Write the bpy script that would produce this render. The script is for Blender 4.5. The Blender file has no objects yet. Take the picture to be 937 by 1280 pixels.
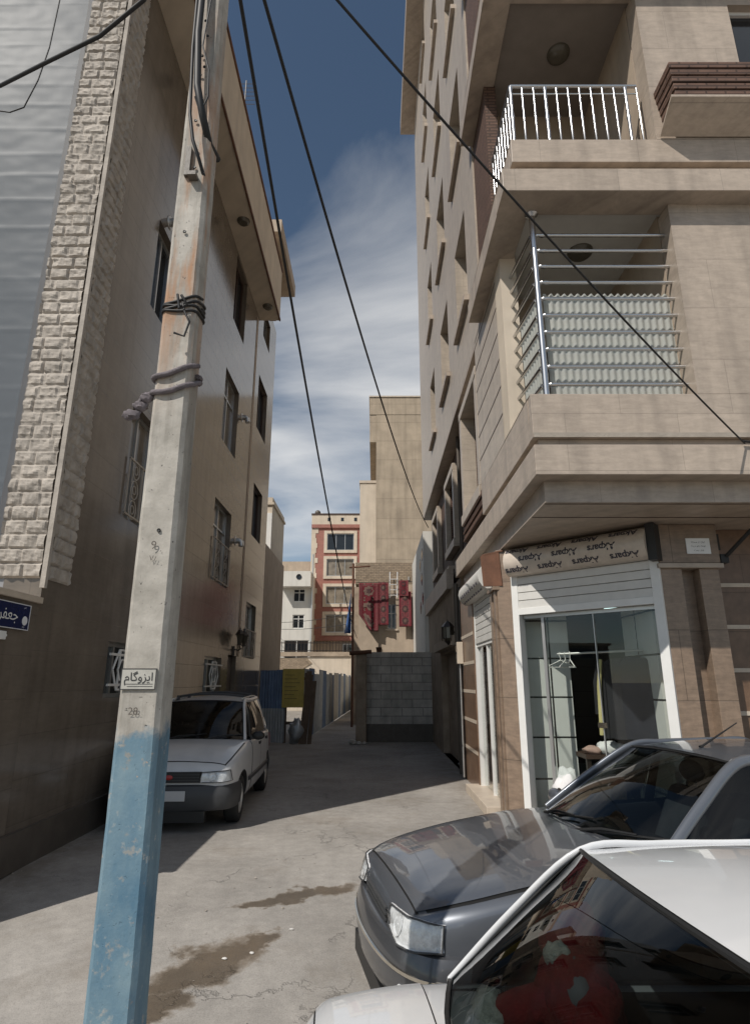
import bpy, bmesh, math, random
from mathutils import Vector, Matrix, noise as mnoise
random.seed(7)
sc = bpy.context.scene
col = sc.collection
R = math.radians

# ---------------------------------------------------------------- camera, sky, sun, exposure
camd = bpy.data.cameras.new('camera'); cam = bpy.data.objects.new('camera', camd); col.objects.link(cam)
camd.sensor_fit = 'VERTICAL'; camd.sensor_height = 36.0; camd.lens = 36.0 * 751 / 1280
camd.clip_start = 0.05; camd.clip_end = 3000
cam.location = (0, 0, 1.7); cam.rotation_euler = (R(90) + math.atan(212 / 751), 0, 0)
sc.camera = cam
SUN = Vector((0.60, 0.68, -1.0)).normalized()
sd = bpy.data.lights.new('sun', 'SUN'); sd.energy = 4.8; sd.angle = R(0.5); sd.color = (1.0, 0.94, 0.86)
sun = bpy.data.objects.new('sun', sd); col.objects.link(sun); sun.location = (-20, -22, 36)
sun.rotation_euler = SUN.to_track_quat('-Z', 'Y').to_euler()
w = bpy.data.worlds.new('World'); sc.world = w; w.use_nodes = True
nt = w.node_tree; nt.nodes.clear()
def nn(t, ty, **k):
    n = t.nodes.new(ty)
    for a, b in k.items(): setattr(n, a, b)
    return n
out = nn(nt, 'ShaderNodeOutputWorld'); bg = nn(nt, 'ShaderNodeBackground')
sky = nn(nt, 'ShaderNodeTexSky', sky_type='NISHITA', sun_disc=False)
sky.sun_elevation = math.asin(-SUN.z); sky.sun_rotation = R(221.4); sky.altitude = 1200; sky.air_density = 1.0; sky.dust_density = 0.1; sky.ozone_density = 4.0
tc = nn(nt, 'ShaderNodeTexCoord'); sep = nn(nt, 'ShaderNodeSeparateXYZ'); nt.links.new(tc.outputs['Generated'], sep.inputs[0])
mx = nn(nt, 'ShaderNodeMath', operation='MAXIMUM'); nt.links.new(sep.outputs['Z'], mx.inputs[0]); mx.inputs[1].default_value = 0.0
ad = nn(nt, 'ShaderNodeMath', operation='ADD'); nt.links.new(mx.outputs[0], ad.inputs[0]); ad.inputs[1].default_value = 0.22
dx = nn(nt, 'ShaderNodeMath', operation='DIVIDE'); dy = nn(nt, 'ShaderNodeMath', operation='DIVIDE')
nt.links.new(sep.outputs['X'], dx.inputs[0]); nt.links.new(ad.outputs[0], dx.inputs[1])
nt.links.new(sep.outputs['Y'], dy.inputs[0]); nt.links.new(ad.outputs[0], dy.inputs[1])
cb = nn(nt, 'ShaderNodeCombineXYZ'); nt.links.new(dx.outputs[0], cb.inputs[0]); nt.links.new(dy.outputs[0], cb.inputs[1])
mp = nn(nt, 'ShaderNodeMapping'); mp.inputs['Location'].default_value = (12.3, 1.1, 0); mp.inputs['Rotation'].default_value = (0, 0, R(20)); mp.inputs['Scale'].default_value = (0.7, 1.7, 1)
nt.links.new(cb.outputs[0], mp.inputs[0])
ns = nn(nt, 'ShaderNodeTexNoise'); ns.inputs['Scale'].default_value = 1.3; ns.inputs['Detail'].default_value = 8; ns.inputs['Roughness'].default_value = 0.52; ns.inputs['Distortion'].default_value = 0.35
nt.links.new(mp.outputs[0], ns.inputs[0])
rp = nn(nt, 'ShaderNodeValToRGB'); rp.color_ramp.elements[0].position = 0.40; rp.color_ramp.elements[1].position = 0.76
nt.links.new(ns.outputs[0], rp.inputs[0])
ml = nn(nt, 'ShaderNodeMath', operation='MULTIPLY'); nt.links.new(rp.outputs[0], ml.inputs[0]); ml.inputs[1].default_value = 0.86
mixc = nn(nt, 'ShaderNodeMix', data_type='RGBA'); nt.links.new(ml.outputs[0], mixc.inputs[0]); nt.links.new(sky.outputs[0], mixc.inputs[6]); mixc.inputs[7].default_value = (8.6, 9.4, 11.0, 1)
wbm = nn(nt, 'ShaderNodeMix', data_type='RGBA', blend_type='MULTIPLY'); wbm.inputs[0].default_value = 1; wbm.inputs[7].default_value = (1.10, 1.0, .84, 1); nt.links.new(mixc.outputs[2], wbm.inputs[6]); nt.links.new(wbm.outputs[2], bg.inputs[0]); bg.inputs[1].default_value = 0.115
nt.links.new(bg.outputs[0], out.inputs[0])
sc.view_settings.view_transform = 'Standard'; sc.view_settings.look = 'None'; sc.view_settings.exposure = -0.30; sc.view_settings.gamma = 1.0
sc.cycles.max_bounces = 7; sc.cycles.diffuse_bounces = 3; sc.cycles.glossy_bounces = 4; sc.cycles.transmission_bounces = 6; sc.cycles.transparent_max_bounces = 12
sc.cycles.sample_clamp_indirect = 4; sc.cycles.use_denoising = True; sc.cycles.caustics_reflective = False

# ---------------------------------------------------------------- materials
MATS = {}
def M(name, c, rough=0.6, metal=0.0, var=0.12, scale=5.0, bump=0.0, bscale=60.0, coat=0.0, tile=None, streak=0.0, dark=None, spec=0.5, emit=None, patch=None, detail=7, patchz=None, vein=0.0):
    """Principled with two octaves of mottling, optional bump, tile joints (w,h,mortar,mul), rain streaks and a second tone in patches"""
    m = bpy.data.materials.new(name); m.use_nodes = True; t = m.node_tree
    b = t.nodes['Principled BSDF']; L = t.links.new
    b.inputs['Roughness'].default_value = rough; b.inputs['Metallic'].default_value = metal
    b.inputs['Specular IOR Level'].default_value = spec
    if coat: b.inputs['Coat Weight'].default_value = coat; b.inputs['Coat Roughness'].default_value = 0.03
    co = nn(t, 'ShaderNodeTexCoord').outputs['Object']
    n1 = nn(t, 'ShaderNodeTexNoise'); n1.inputs['Scale'].default_value = scale; n1.inputs['Detail'].default_value = detail; n1.inputs['Roughness'].default_value = 0.62
    L(co, n1.inputs[0])
    r1 = nn(t, 'ShaderNodeMapRange'); r1.inputs[1].default_value = 0.3; r1.inputs[2].default_value = 0.7; r1.inputs[3].default_value = 1 - var; r1.inputs[4].default_value = 1 + var
    L(n1.outputs[0], r1.inputs[0]); fac = r1.outputs[0]
    def mul(a, bb):
        q = nn(t, 'ShaderNodeMath', operation='MULTIPLY'); L(a, q.inputs[0])
        if isinstance(bb, float): q.inputs[1].default_value = bb
        else: L(bb, q.inputs[1])
        return q.outputs[0]
    if vein:
        mv = nn(t, 'ShaderNodeMapping'); L(co, mv.inputs[0]); mv.inputs['Scale'].default_value = (1.3, 1.3, 6.5); mv.inputs['Rotation'].default_value = (.06, .05, 0)
        nv_ = nn(t, 'ShaderNodeTexNoise'); nv_.inputs['Scale'].default_value = 3.2; nv_.inputs['Detail'].default_value = 10; nv_.inputs['Roughness'].default_value = .72; nv_.inputs['Distortion'].default_value = .6; L(mv.outputs[0], nv_.inputs[0])
        rv = nn(t, 'ShaderNodeMapRange'); rv.inputs[1].default_value = .32; rv.inputs[2].default_value = .68; rv.inputs[3].default_value = 1 - vein; rv.inputs[4].default_value = 1 + vein * .6; L(nv_.outputs[0], rv.inputs[0]); fac = mul(fac, rv.outputs[0])
    height = None
    if tile or streak:
        sp = nn(t, 'ShaderNodeSeparateXYZ'); L(co, sp.inputs[0])
        q = nn(t, 'ShaderNodeMath', operation='ADD'); L(sp.outputs[0], q.inputs[0]); L(sp.outputs[1], q.inputs[1])
        cmb = nn(t, 'ShaderNodeCombineXYZ'); L(q.outputs[0], cmb.inputs[0]); L(sp.outputs[2], cmb.inputs[1])
    if tile:
        bt = nn(t, 'ShaderNodeTexBrick'); L(cmb.outputs[0], bt.inputs[0]); bt.inputs['Scale'].default_value = 1.0
        bt.inputs['Brick Width'].default_value = tile[0]; bt.inputs['Row Height'].default_value = tile[1]; bt.inputs['Mortar Size'].default_value = tile[2]
        bt.inputs['Color1'].default_value = (1, 1, 1, 1); bt.inputs['Color2'].default_value = (tile[4],) * 3 + (1,) if len(tile) > 4 else (0.93, 0.93, 0.93, 1)
        bt.inputs['Mortar'].default_value = (tile[3],) * 3 + (1,); bt.inputs['Mortar Smooth'].default_value = 0.1
        if len(tile) > 5: bt.offset = tile[5]
        fac = mul(fac, bt.outputs[0]); height = bt.outputs[1]
    if streak:
        mpp = nn(t, 'ShaderNodeMapping'); L(cmb.outputs[0], mpp.inputs[0]); mpp.inputs['Scale'].default_value = (3.0, 0.22, 1)
        n3 = nn(t, 'ShaderNodeTexNoise'); n3.inputs['Scale'].default_value = 1.6; n3.inputs['Detail'].default_value = 6; L(mpp.outputs[0], n3.inputs[0])
        r3 = nn(t, 'ShaderNodeMapRange'); r3.inputs[1].default_value = 0.45; r3.inputs[2].default_value = 0.75; r3.inputs[3].default_value = 1; r3.inputs[4].default_value = 1 - streak
        L(n3.outputs[0], r3.inputs[0]); fac = mul(fac, r3.outputs[0])
    cm = nn(t, 'ShaderNodeMix', data_type='RGBA', blend_type='MULTIPLY'); cm.inputs[0].default_value = 1; cm.inputs[6].default_value = (*c, 1)
    L(fac, cm.inputs[7]); colr = cm.outputs[2]
    if patch:
        n4 = nn(t, 'ShaderNodeTexNoise'); n4.inputs['Scale'].default_value = patch[1]; n4.inputs['Detail'].default_value = 9; n4.inputs['Roughness'].default_value = 0.7; L(co, n4.inputs[0]); pf = n4.outputs[0]
        if patchz:
            sz = nn(t, 'ShaderNodeSeparateXYZ'); L(co, sz.inputs[0]); mz = nn(t, 'ShaderNodeMapRange'); L(sz.outputs[2], mz.inputs[0]); mz.inputs[1].default_value = patchz[0]; mz.inputs[2].default_value = patchz[1]; mz.inputs[4].default_value = patchz[2]
            az = nn(t, 'ShaderNodeMath', operation='ADD'); L(pf, az.inputs[0]); L(mz.outputs[0], az.inputs[1]); pf = az.outputs[0]
        r4 = nn(t, 'ShaderNodeMapRange'); r4.inputs[1].default_value = patch[2]; r4.inputs[2].default_value = patch[2] + 0.06; L(pf, r4.inputs[0])
        c4 = nn(t, 'ShaderNodeMix', data_type='RGBA'); L(r4.outputs[0], c4.inputs[0]); L(colr, c4.inputs[6]); c4.inputs[7].default_value = (*patch[0], 1); colr = c4.outputs[2]
    L(colr, b.inputs['Base Color'])
    if emit: b.inputs['Emission Color'].default_value = (*emit[0], 1); b.inputs['Emission Strength'].default_value = emit[1]
    if bump or height:
        n2 = nn(t, 'ShaderNodeTexNoise'); n2.inputs['Scale'].default_value = bscale; n2.inputs['Detail'].default_value = 5; L(co, n2.inputs[0])
        bp = nn(t, 'ShaderNodeBump'); bp.inputs['Distance'].default_value = 0.01; bp.inputs['Strength'].default_value = max(bump, 0.02)
        L(n2.outputs[0], bp.inputs['Height']); nrm = bp.outputs[0]
        if height:
            b2 = nn(t, 'ShaderNodeBump', invert=True); b2.inputs['Distance'].default_value = 0.004; b2.inputs['Strength'].default_value = 0.6
            L(height, b2.inputs['Height']); L(nrm, b2.inputs['Normal']); nrm = b2.outputs[0]
        L(nrm, b.inputs['Normal'])
    MATS[name] = m
    return m
def schlick(t, f0=.04, mul=1.0):
    g_ = nn(t, 'ShaderNodeLayerWeight'); g_.inputs['Blend'].default_value = .5
    pw = nn(t, 'ShaderNodeMath', operation='POWER'); t.links.new(g_.outputs['Facing'], pw.inputs[0]); pw.inputs[1].default_value = 5
    mr = nn(t, 'ShaderNodeMapRange'); t.links.new(pw.outputs[0], mr.inputs[0]); mr.inputs[3].default_value = f0 * mul; mr.inputs[4].default_value = 1.0
    return mr.outputs[0]
def thin_glass(name, tint, ior=1.5):
    m = bpy.data.materials.new(name); m.use_nodes = True; t = m.node_tree; t.nodes.remove(t.nodes['Principled BSDF'])
    o = t.nodes['Material Output']; fr = schlick(t, .045, .65 if name == 'glass_shop' else 1.0 if ior >= 1.5 else .7)
    tr = nn(t, 'ShaderNodeBsdfTransparent'); tr.inputs[0].default_value = (*tint, 1); gl = nn(t, 'ShaderNodeBsdfGlossy'); gl.inputs['Roughness'].default_value = 0.0; gl.inputs[0].default_value = (.95, .95, .95, 1)
    mxs = nn(t, 'ShaderNodeMixShader'); t.links.new(fr, mxs.inputs[0]); t.links.new(tr.outputs[0], mxs.inputs[1]); t.links.new(gl.outputs[0], mxs.inputs[2]); t.links.new(mxs.outputs[0], o.inputs[0])
    MATS[name] = m; return m
def sheet_mat(name, c, transp, transl, rough):
    m = bpy.data.materials.new(name); m.use_nodes = True; t = m.node_tree; t.nodes.remove(t.nodes['Principled BSDF']); L = t.links.new
    o = t.nodes['Material Output']; tr = nn(t, 'ShaderNodeBsdfTransparent'); df = nn(t, 'ShaderNodeBsdfDiffuse'); tl = nn(t, 'ShaderNodeBsdfTranslucent'); gl = nn(t, 'ShaderNodeBsdfGlossy')
    df.inputs[0].default_value = tl.inputs[0].default_value = (*c, 1); gl.inputs['Roughness'].default_value = rough
    a = nn(t, 'ShaderNodeMixShader'); a.inputs[0].default_value = transl; L(df.outputs[0], a.inputs[1]); L(tl.outputs[0], a.inputs[2])
    b = nn(t, 'ShaderNodeMixShader'); b.inputs[0].default_value = transp; L(a.outputs[0], b.inputs[1]); L(tr.outputs[0], b.inputs[2])
    lw = schlick(t); sm_ = nn(t, 'ShaderNodeMath', operation='MULTIPLY'); L(lw, sm_.inputs[0]); sm_.inputs[1].default_value = .28; lw = sm_.outputs[0]
    d = nn(t, 'ShaderNodeMixShader'); L(lw, d.inputs[0]); L(b.outputs[0], d.inputs[1]); L(gl.outputs[0], d.inputs[2]); L(d.outputs[0], o.inputs[0])
    MATS[name] = m; return m

M('travertine', (.46, .385, .315), .42, var=.10, scale=9, bump=.04, bscale=35, streak=.24, vein=.16, tile=(1.15, .62, .003, .74, .94), patch=((.39, .335, .28), 1.6, .66))
M('travertine_side', (.48, .41, .335), .38, var=.10, scale=6, tile=(0.8, 0.42, .003, .74, .94), streak=.16, bump=.03, vein=.12)
M('brown_stone', (.17, .105, .068), .33, var=.25, scale=7, tile=(0.6, 0.45, .004, .6, .9), bump=.05)
M('brown_stone_plain', (.28, .205, .15), .35, var=.14, scale=12, bump=.05, bscale=90, vein=.25, tile=(3.0, .75, .004, .5, .88), streak=.15)
M('band_stone', (.55, .47, .38), .45, var=.12)
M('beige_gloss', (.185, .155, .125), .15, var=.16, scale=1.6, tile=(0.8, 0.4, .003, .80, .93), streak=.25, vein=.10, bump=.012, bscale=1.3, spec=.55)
M('grey_wall', (.30, .30, .31), .5, var=.1, scale=2, bump=.05)
M('plinth_stone', (.10, .085, .07), .5, var=.2, bump=.1)
M('rough_stone', (.40, .36, .315), .85, var=.25, scale=5, bump=.5, bscale=25)
M('plaster_warm', (.42, .34, .26), .75, var=.12, scale=2.5, bump=.15, streak=.15)
M('plaster_cream', (.60, .52, .42), .8, var=.10, scale=1.5, bump=.1, streak=.14)
M('plaster_white', (.64, .62, .57), .8, var=.06, scale=1.2, bump=.08, streak=.12)
M('plaster_old', (.36, .29, .22), .9, var=.25, scale=2.2, bump=.5, bscale=20, patch=((.26, .20, .15), 1.7, .58))
M('cement_grey', (.41, .335, .25), .9, var=.16, scale=1.3, bump=.4, bscale=14, tile=(60.0, 1.15, .03, .86, .95), streak=.25)
M('old_brick', (.36, .28, .20), .9, var=.2, scale=6, tile=(.22, .075, .012, .55, .75), bump=.5, bscale=40)
M('red_tile', (.34, .145, .112), .6, var=.10, scale=3, tile=(.3, .12, .006, .8, .92), bump=.05)
M('dark_brick', (.15, .085, .06), .7, var=.2, tile=(.22, .055, .012, .4, .8), bump=.2)
M('block', (.58, .55, .50), .9, var=.22, scale=3, streak=.25, tile=(.62, .24, .014, .55, .80), bump=.5, bscale=25)
M('concrete', (.34, .30, .255), .9, var=.16, scale=5, bump=.5, bscale=45)
M('soffit', (.32, .26, .20), .8, var=.08)
M('ceiling_white', (.62, .60, .56), .8, var=.05)
M('ceiling_tan', (.24, .21, .185), .8, var=.08)
M('steel', (.60, .60, .60), .27, metal=1, var=.03)
M('brown_metal', (.025, .018, .015), .4, var=.1)
M('black', (.012, .012, .012), .5, var=.1)
M('rubber', (.02, .02, .02), .75, var=.2, bump=.1)
M('white_paint', (.76, .76, .74), .45, var=.05)
M('shutter', (.66, .65, .62), .42, var=.05, scale=9, streak=.10)
M('aluminium', (.55, .55, .54), .35, metal=.7, var=.05)
M('tile_white', (.68, .69, .66), .22, var=.04, tile=(.9, .5, .012, .04, .98, 0.0))
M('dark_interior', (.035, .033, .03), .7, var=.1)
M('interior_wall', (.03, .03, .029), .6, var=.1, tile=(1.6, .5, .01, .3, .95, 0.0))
M('pane_dark', (.015, .018, .022), .04, var=.1, spec=.6)
M('pane_curtain', (.22, .19, .15), .12, var=.35, scale=2.5, spec=.6)
M('frame_white', (.74, .73, .70), .4, var=.04)
M('frame_brown', (.06, .035, .025), .45, var=.1)
M('grille_cream', (.42, .38, .33), .5, var=.08)
M('rust', (.13, .06, .035), .8, var=.3, bump=.2)
M('cable', (.012, .012, .013), .55, var=.1)
M('rope', (.16, .14, .15), .9, var=.3, scale=30, bump=.5, bscale=150)
M('sign_blue', (.008, .016, .07), .25, var=.05)
M('sign_white', (.78, .79, .80), .4, var=.03)
M('poster', (.44, .43, .39), .8, var=.10, scale=14, patch=((.42, .40, .36), 12, .66))
M('ink', (.03, .03, .032), .8, var=.1)
M('film', (.58, .51, .44), .28, var=.10, scale=12, bump=.1, bscale=18)
M('film_ink', (.055, .05, .065), .5, var=.2)
M('film_red', (.40, .06, .05), .5, var=.2)
M('fence_zinc', (.44, .46, .47), .42, metal=.35, var=.18, streak=.25, patch=((.14, .10, .08), 2.6, .66))
M('fence_blue', (.16, .23, .36), .45, metal=.1, var=.18, streak=.35, patch=((.30, .32, .34), 2.4, .62))
M('panel_yellow', (.55, .42, .09), .5, var=.14, streak=.2)
M('wood', (.14, .10, .07), .85, var=.3, scale=4, bump=.3, streak=.3)
M('carpet_red', (.13, .014, .022), .95, var=.4, scale=22, patch=((.17, .10, .075), 13, .60), bump=.4, bscale=80)
M('carpet_dark', (.07, .035, .035), .95, var=.3, scale=22)
M('carpet_cream', (.15, .10, .08), .95, var=.25, scale=22)
M('carpet_rose', (.17, .045, .05), .95, var=.4, scale=22, patch=((.17, .10, .075), 13, .60))
M('tarp_blue', (.03, .09, .26), .5, var=.2)
M('cloth_white', (.72, .72, .72), .9, var=.05)
M('cloth_dark', (.018, .018, .022), .9, var=.2)
M('cloth_navy', (.010, .012, .02), .9, var=.2)
M('cloth_yellow', (.55, .48, .22), .9, var=.1)
M('cloth_pink', (.45, .30, .25), .9, var=.2)
M('cardboard', (.38, .25, .14), .85, var=.15)
M('plush_red', (.22, .010, .012), .85, var=.3, scale=30, bump=.6, bscale=90)
M('plush_white', (.55, .56, .50), .95, var=.2, scale=40, bump=.8, bscale=120)
M('car_white', (.66, .67, .68), .28, var=.03, coat=1.0, spec=.5, patch=((.60, .60, .60), 1.5, .62))
M('car_white_dusty', (.62, .63, .64), .34, var=.06, coat=.6)
M('car_grey', (.145, .158, .18), .36, metal=.5, var=.03, scale=1.2, coat=1.0)
M('bumper_grey', (.05, .052, .055), .55, var=.1)
M('bumper_painted', (.075, .078, .085), .35, metal=.4, var=.06, coat=.6)
M('chrome', (.72, .68, .60), .12, metal=1, var=.03)
M('reflector', (.80, .81, .82), .22, metal=.15, var=.22, scale=16, bump=.9, bscale=26)
M('amber', (.5, .16, .03), .2, var=.05)
M('lamp_red', (.28, .012, .012), .15, var=.05)
M('emblem_red', (.38, .03, .03), .3, var=.05)
M('seat_grey', (.17, .175, .185), .9, var=.12, scale=12, bump=.2)
M('dash', (.035, .035, .037), .65, var=.15)
M('plate', (.55, .55, .55), .5, var=.04)
M('headliner', (.14, .14, .135), .9, var=.1)
M('lamp_lit', (.8, .9, .9), .5, var=0, emit=((.70, .95, .95), 3.0))
M('lamp_glass', (.10, .09, .07), .2, var=.1)
M('ladder_white', (.7, .7, .7), .5, var=.05)
M('pebble', (.62, .60, .57), .8, var=.1)
thin_glass('glass_car', (.26, .29, .29)); thin_glass('glass_car_dark', (.10, .115, .115)); thin_glass('glass_shop', (.93, .95, .94)); thin_glass('lens', (.92, .93, .93), 1.45)
sheet_mat('plastic_sheet', (.17, .195, .22), .30, .25, .42)
sheet_mat('fibreglass', (.78, .81, .77), .08, .5, .3)

# ---------------------------------------------------------------- mesh helpers
Z = Vector((0, 0, 1))
class Basis:
    """a wall's own axes: u along it, z up, d out of it"""
    def __init__(s, o, ux, n): s.o = Vector(o); s.ux = Vector(ux).normalized(); s.n = Vector(n).normalized()
    def p(s, u, z, d=0.0): return s.o + s.ux * u + Z * z + s.n * d
ORG = {}
def props(o, label=None, cat=None, group=None, kind=None):
    if label: o['label'] = label
    if cat: o['category'] = cat
    if group: o['group'] = group
    if kind: o['kind'] = kind
    return o
class MB:
    def __init__(s): s.v = []; s.f = []; s.mi = []
    def add(s, vs, fs, mi=0):
        k = len(s.v); s.v += [Vector(q) for q in vs]; s.f += [tuple(i + k for i in f) for f in fs]; s.mi += [mi] * len(fs); return s
    def hexa(s, q, mi=0): return s.add(q, [(0, 3, 2, 1), (4, 5, 6, 7), (0, 1, 5, 4), (1, 2, 6, 5), (2, 3, 7, 6), (3, 0, 4, 7)], mi)
    def box(s, x0, x1, y0, y1, z0, z1, mi=0):
        return s.hexa([(x0, y0, z0), (x1, y0, z0), (x1, y1, z0), (x0, y1, z0), (x0, y0, z1), (x1, y0, z1), (x1, y1, z1), (x0, y1, z1)], mi)
    def fbox(s, B, u0, u1, z0, z1, d0, d1, mi=0):
        return s.hexa([B.p(u0, z0, d0), B.p(u1, z0, d0), B.p(u1, z0, d1), B.p(u0, z0, d1), B.p(u0, z1, d0), B.p(u1, z1, d0), B.p(u1, z1, d1), B.p(u0, z1, d1)], mi)
    def quad(s, a, b, c, d, mi=0): return s.add([a, b, c, d], [(0, 1, 2, 3)], mi)
    def prism(s, poly, off, mi=0):
        n = len(poly); off = Vector(off); vs = [Vector(p) for p in poly] + [Vector(p) + off for p in poly]
        return s.add(vs, [tuple(range(n))[::-1], tuple(range(n, 2 * n))] + [(i, (i + 1) % n, n + (i + 1) % n, n + i) for i in range(n)], mi)
    def tube(s, pts, r, n=8, mi=0, caps=True):
        pts = [Vector(p) for p in pts]; rs = r if isinstance(r, (list, tuple)) else [r] * len(pts); rings = []
        t0 = (pts[1] - pts[0]).normalized(); a = t0.orthogonal().normalized()
        for i, p in enumerate(pts):
            t = (pts[min(i + 1, len(pts) - 1)] - pts[max(i - 1, 0)]).normalized()
            a = (a - t * a.dot(t)); a = a.normalized() if a.length > 1e-6 else t.orthogonal().normalized()
            b = t.cross(a)
            rings.append([p + (a * math.cos(2 * math.pi * k / n) + b * math.sin(2 * math.pi * k / n)) * rs[i] for k in range(n)])
        vs = [v for r_ in rings for v in r_]; fs = []
        for i in range(len(pts) - 1):
            for k in range(n): fs.append((i * n + k, i * n + (k + 1) % n, (i + 1) * n + (k + 1) % n, (i + 1) * n + k))
        if caps: fs += [tuple(range(n))[::-1], tuple(range((len(pts) - 1) * n, len(pts) * n))]
        return s.add(vs, fs, mi)
    def sweep(s, pts, prof, up=Z, mi=0, closed=False, outward=None):
        """prof: list of (side, up) offsets; side is to the right of travel"""
        pts = [Vector(p) for p in pts]; up = Vector(up); n = len(prof); rings = []
        for i, p in enumerate(pts):
            if closed: t = pts[(i + 1) % len(pts)] - pts[i - 1]
            else: t = pts[min(i + 1, len(pts) - 1)] - pts[max(i - 1, 0)]
            t.normalize(); sd_ = t.cross(up).normalized(); uu = sd_.cross(t).normalized()
            rings.append([p + sd_ * a + uu * b for a, b in prof])
        vs = [v for r_ in rings for v in r_]; fs = []; m = len(pts)
        for i in range(m if closed else m - 1):
            j = (i + 1) % m
            for k in range(n): fs.append((i * n + k, i * n + (k + 1) % n, j * n + (k + 1) % n, j * n + k))
        if not closed: fs += [tuple(range(n))[::-1], tuple(range((m - 1) * n, m * n))]
        return s.add(vs, fs, mi)
    def lathe(s, o, axis, prof, n=24, mi=0):
        """prof: (radius, along) pairs round an axis"""
        o = Vector(o); ax = Vector(axis).normalized(); a = ax.orthogonal().normalized(); b = ax.cross(a); vs = []; m = len(prof)
        for k in range(n):
            c, q = math.cos(2 * math.pi * k / n), math.sin(2 * math.pi * k / n)
            for r, h in prof: vs.append(o + ax * h + (a * c + b * q) * r)
        fs = []
        for k in range(n):
            j = (k + 1) % n
            for i in range(m - 1): fs.append((k * m + i, j * m + i, j * m + i + 1, k * m + i + 1))
        return s.add(vs, fs, mi)
    def grid(s, fn, nu, nv, mi=0, thick=None):
        vs = [fn(i / nu, j / nv) for j in range(nv + 1) for i in range(nu + 1)]
        fs = [(j * (nu + 1) + i, j * (nu + 1) + i + 1, (j + 1) * (nu + 1) + i + 1, (j + 1) * (nu + 1) + i) for j in range(nv) for i in range(nu)]
        return s.add(vs, fs, mi)
    def ball(s, c, r, sx=1, sy=1, sz=1, n=14, rot=None, mi=0, rough=0.0):
        c = Vector(c); vs = []; fs = []
        for j in range(n + 1):
            th = math.pi * j / n
            for i in range(2 * n):
                ph = math.pi * i / n; p = Vector((math.sin(th) * math.cos(ph) * sx, math.sin(th) * math.sin(ph) * sy, math.cos(th) * sz)) * r
                if rough: p *= 1 + rough * mnoise.noise(p * (2.2 / r) + c * 7)
                if rot: p = rot @ p
                vs.append(c + p)
        for j in range(n):
            for i in range(2 * n):
                k = (i + 1) % (2 * n); fs.append((j * 2 * n + i, (j + 1) * 2 * n + i, (j + 1) * 2 * n + k, j * 2 * n + k))
        return s.add(vs, fs, mi)
    def build(s, name, mat, parent=None, smooth=None, local=False, bevel=0, solid=0, recalc=True):
        me = bpy.data.meshes.new(name)
        if parent is None:
            xs = [v.x for v in s.v]; ys = [v.y for v in s.v]; o = Vector(((min(xs) + max(xs)) / 2, (min(ys) + max(ys)) / 2, min(v.z for v in s.v)))
        else: o = Vector((0, 0, 0)) if local else ORG[parent.name]
        me.from_pydata([v - o for v in s.v], [], s.f)
        for m in (mat if isinstance(mat, (list, tuple)) else [mat]): me.materials.append(MATS[m])
        if any(s.mi): me.polygons.foreach_set('material_index', s.mi)
        if recalc:
            bm = bmesh.new(); bm.from_mesh(me); bmesh.ops.remove_doubles(bm, verts=bm.verts, dist=1e-5); bmesh.ops.recalc_face_normals(bm, faces=bm.faces); bm.to_mesh(me); bm.free()
        me.update()
        if smooth is not None:
            me.polygons.foreach_set('use_smooth', [True] * len(me.polygons)); me.set_sharp_from_angle(angle=R(smooth))
        ob = bpy.data.objects.new(name, me); col.objects.link(ob)
        if parent is None: ob.location = o; ORG[ob.name] = o
        else: ob.parent = parent; ORG[ob.name] = ORG.get(parent.name, Vector((0, 0, 0)))
        if bevel:
            b = ob.modifiers.new('bevel', 'BEVEL'); b.width = bevel; b.segments = 2; b.limit_method = 'ANGLE'; b.angle_limit = R(40)
        if solid:
            b = ob.modifiers.new('thickness', 'SOLIDIFY'); b.thickness = solid; b.offset = 0
        return ob
def thing(name, loc, label, cat, group=None, rz=0.0):
    o = bpy.data.objects.new(name, None); col.objects.link(o); o.location = loc; o.rotation_euler = (0, 0, rz); o.empty_display_size = .1
    ORG[o.name] = Vector(loc); return props(o, label, cat, group)
def copy_tree(o, loc=None, rz=None, label=None, parent=None):
    c = o.copy(); col.objects.link(c)
    if parent: c.parent = parent
    if loc is not None: c.location = loc
    if rz is not None: c.rotation_euler.z = rz
    if label: c['label'] = label
    for ch in list(o.children): copy_tree(ch, parent=c)
    return c
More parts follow.
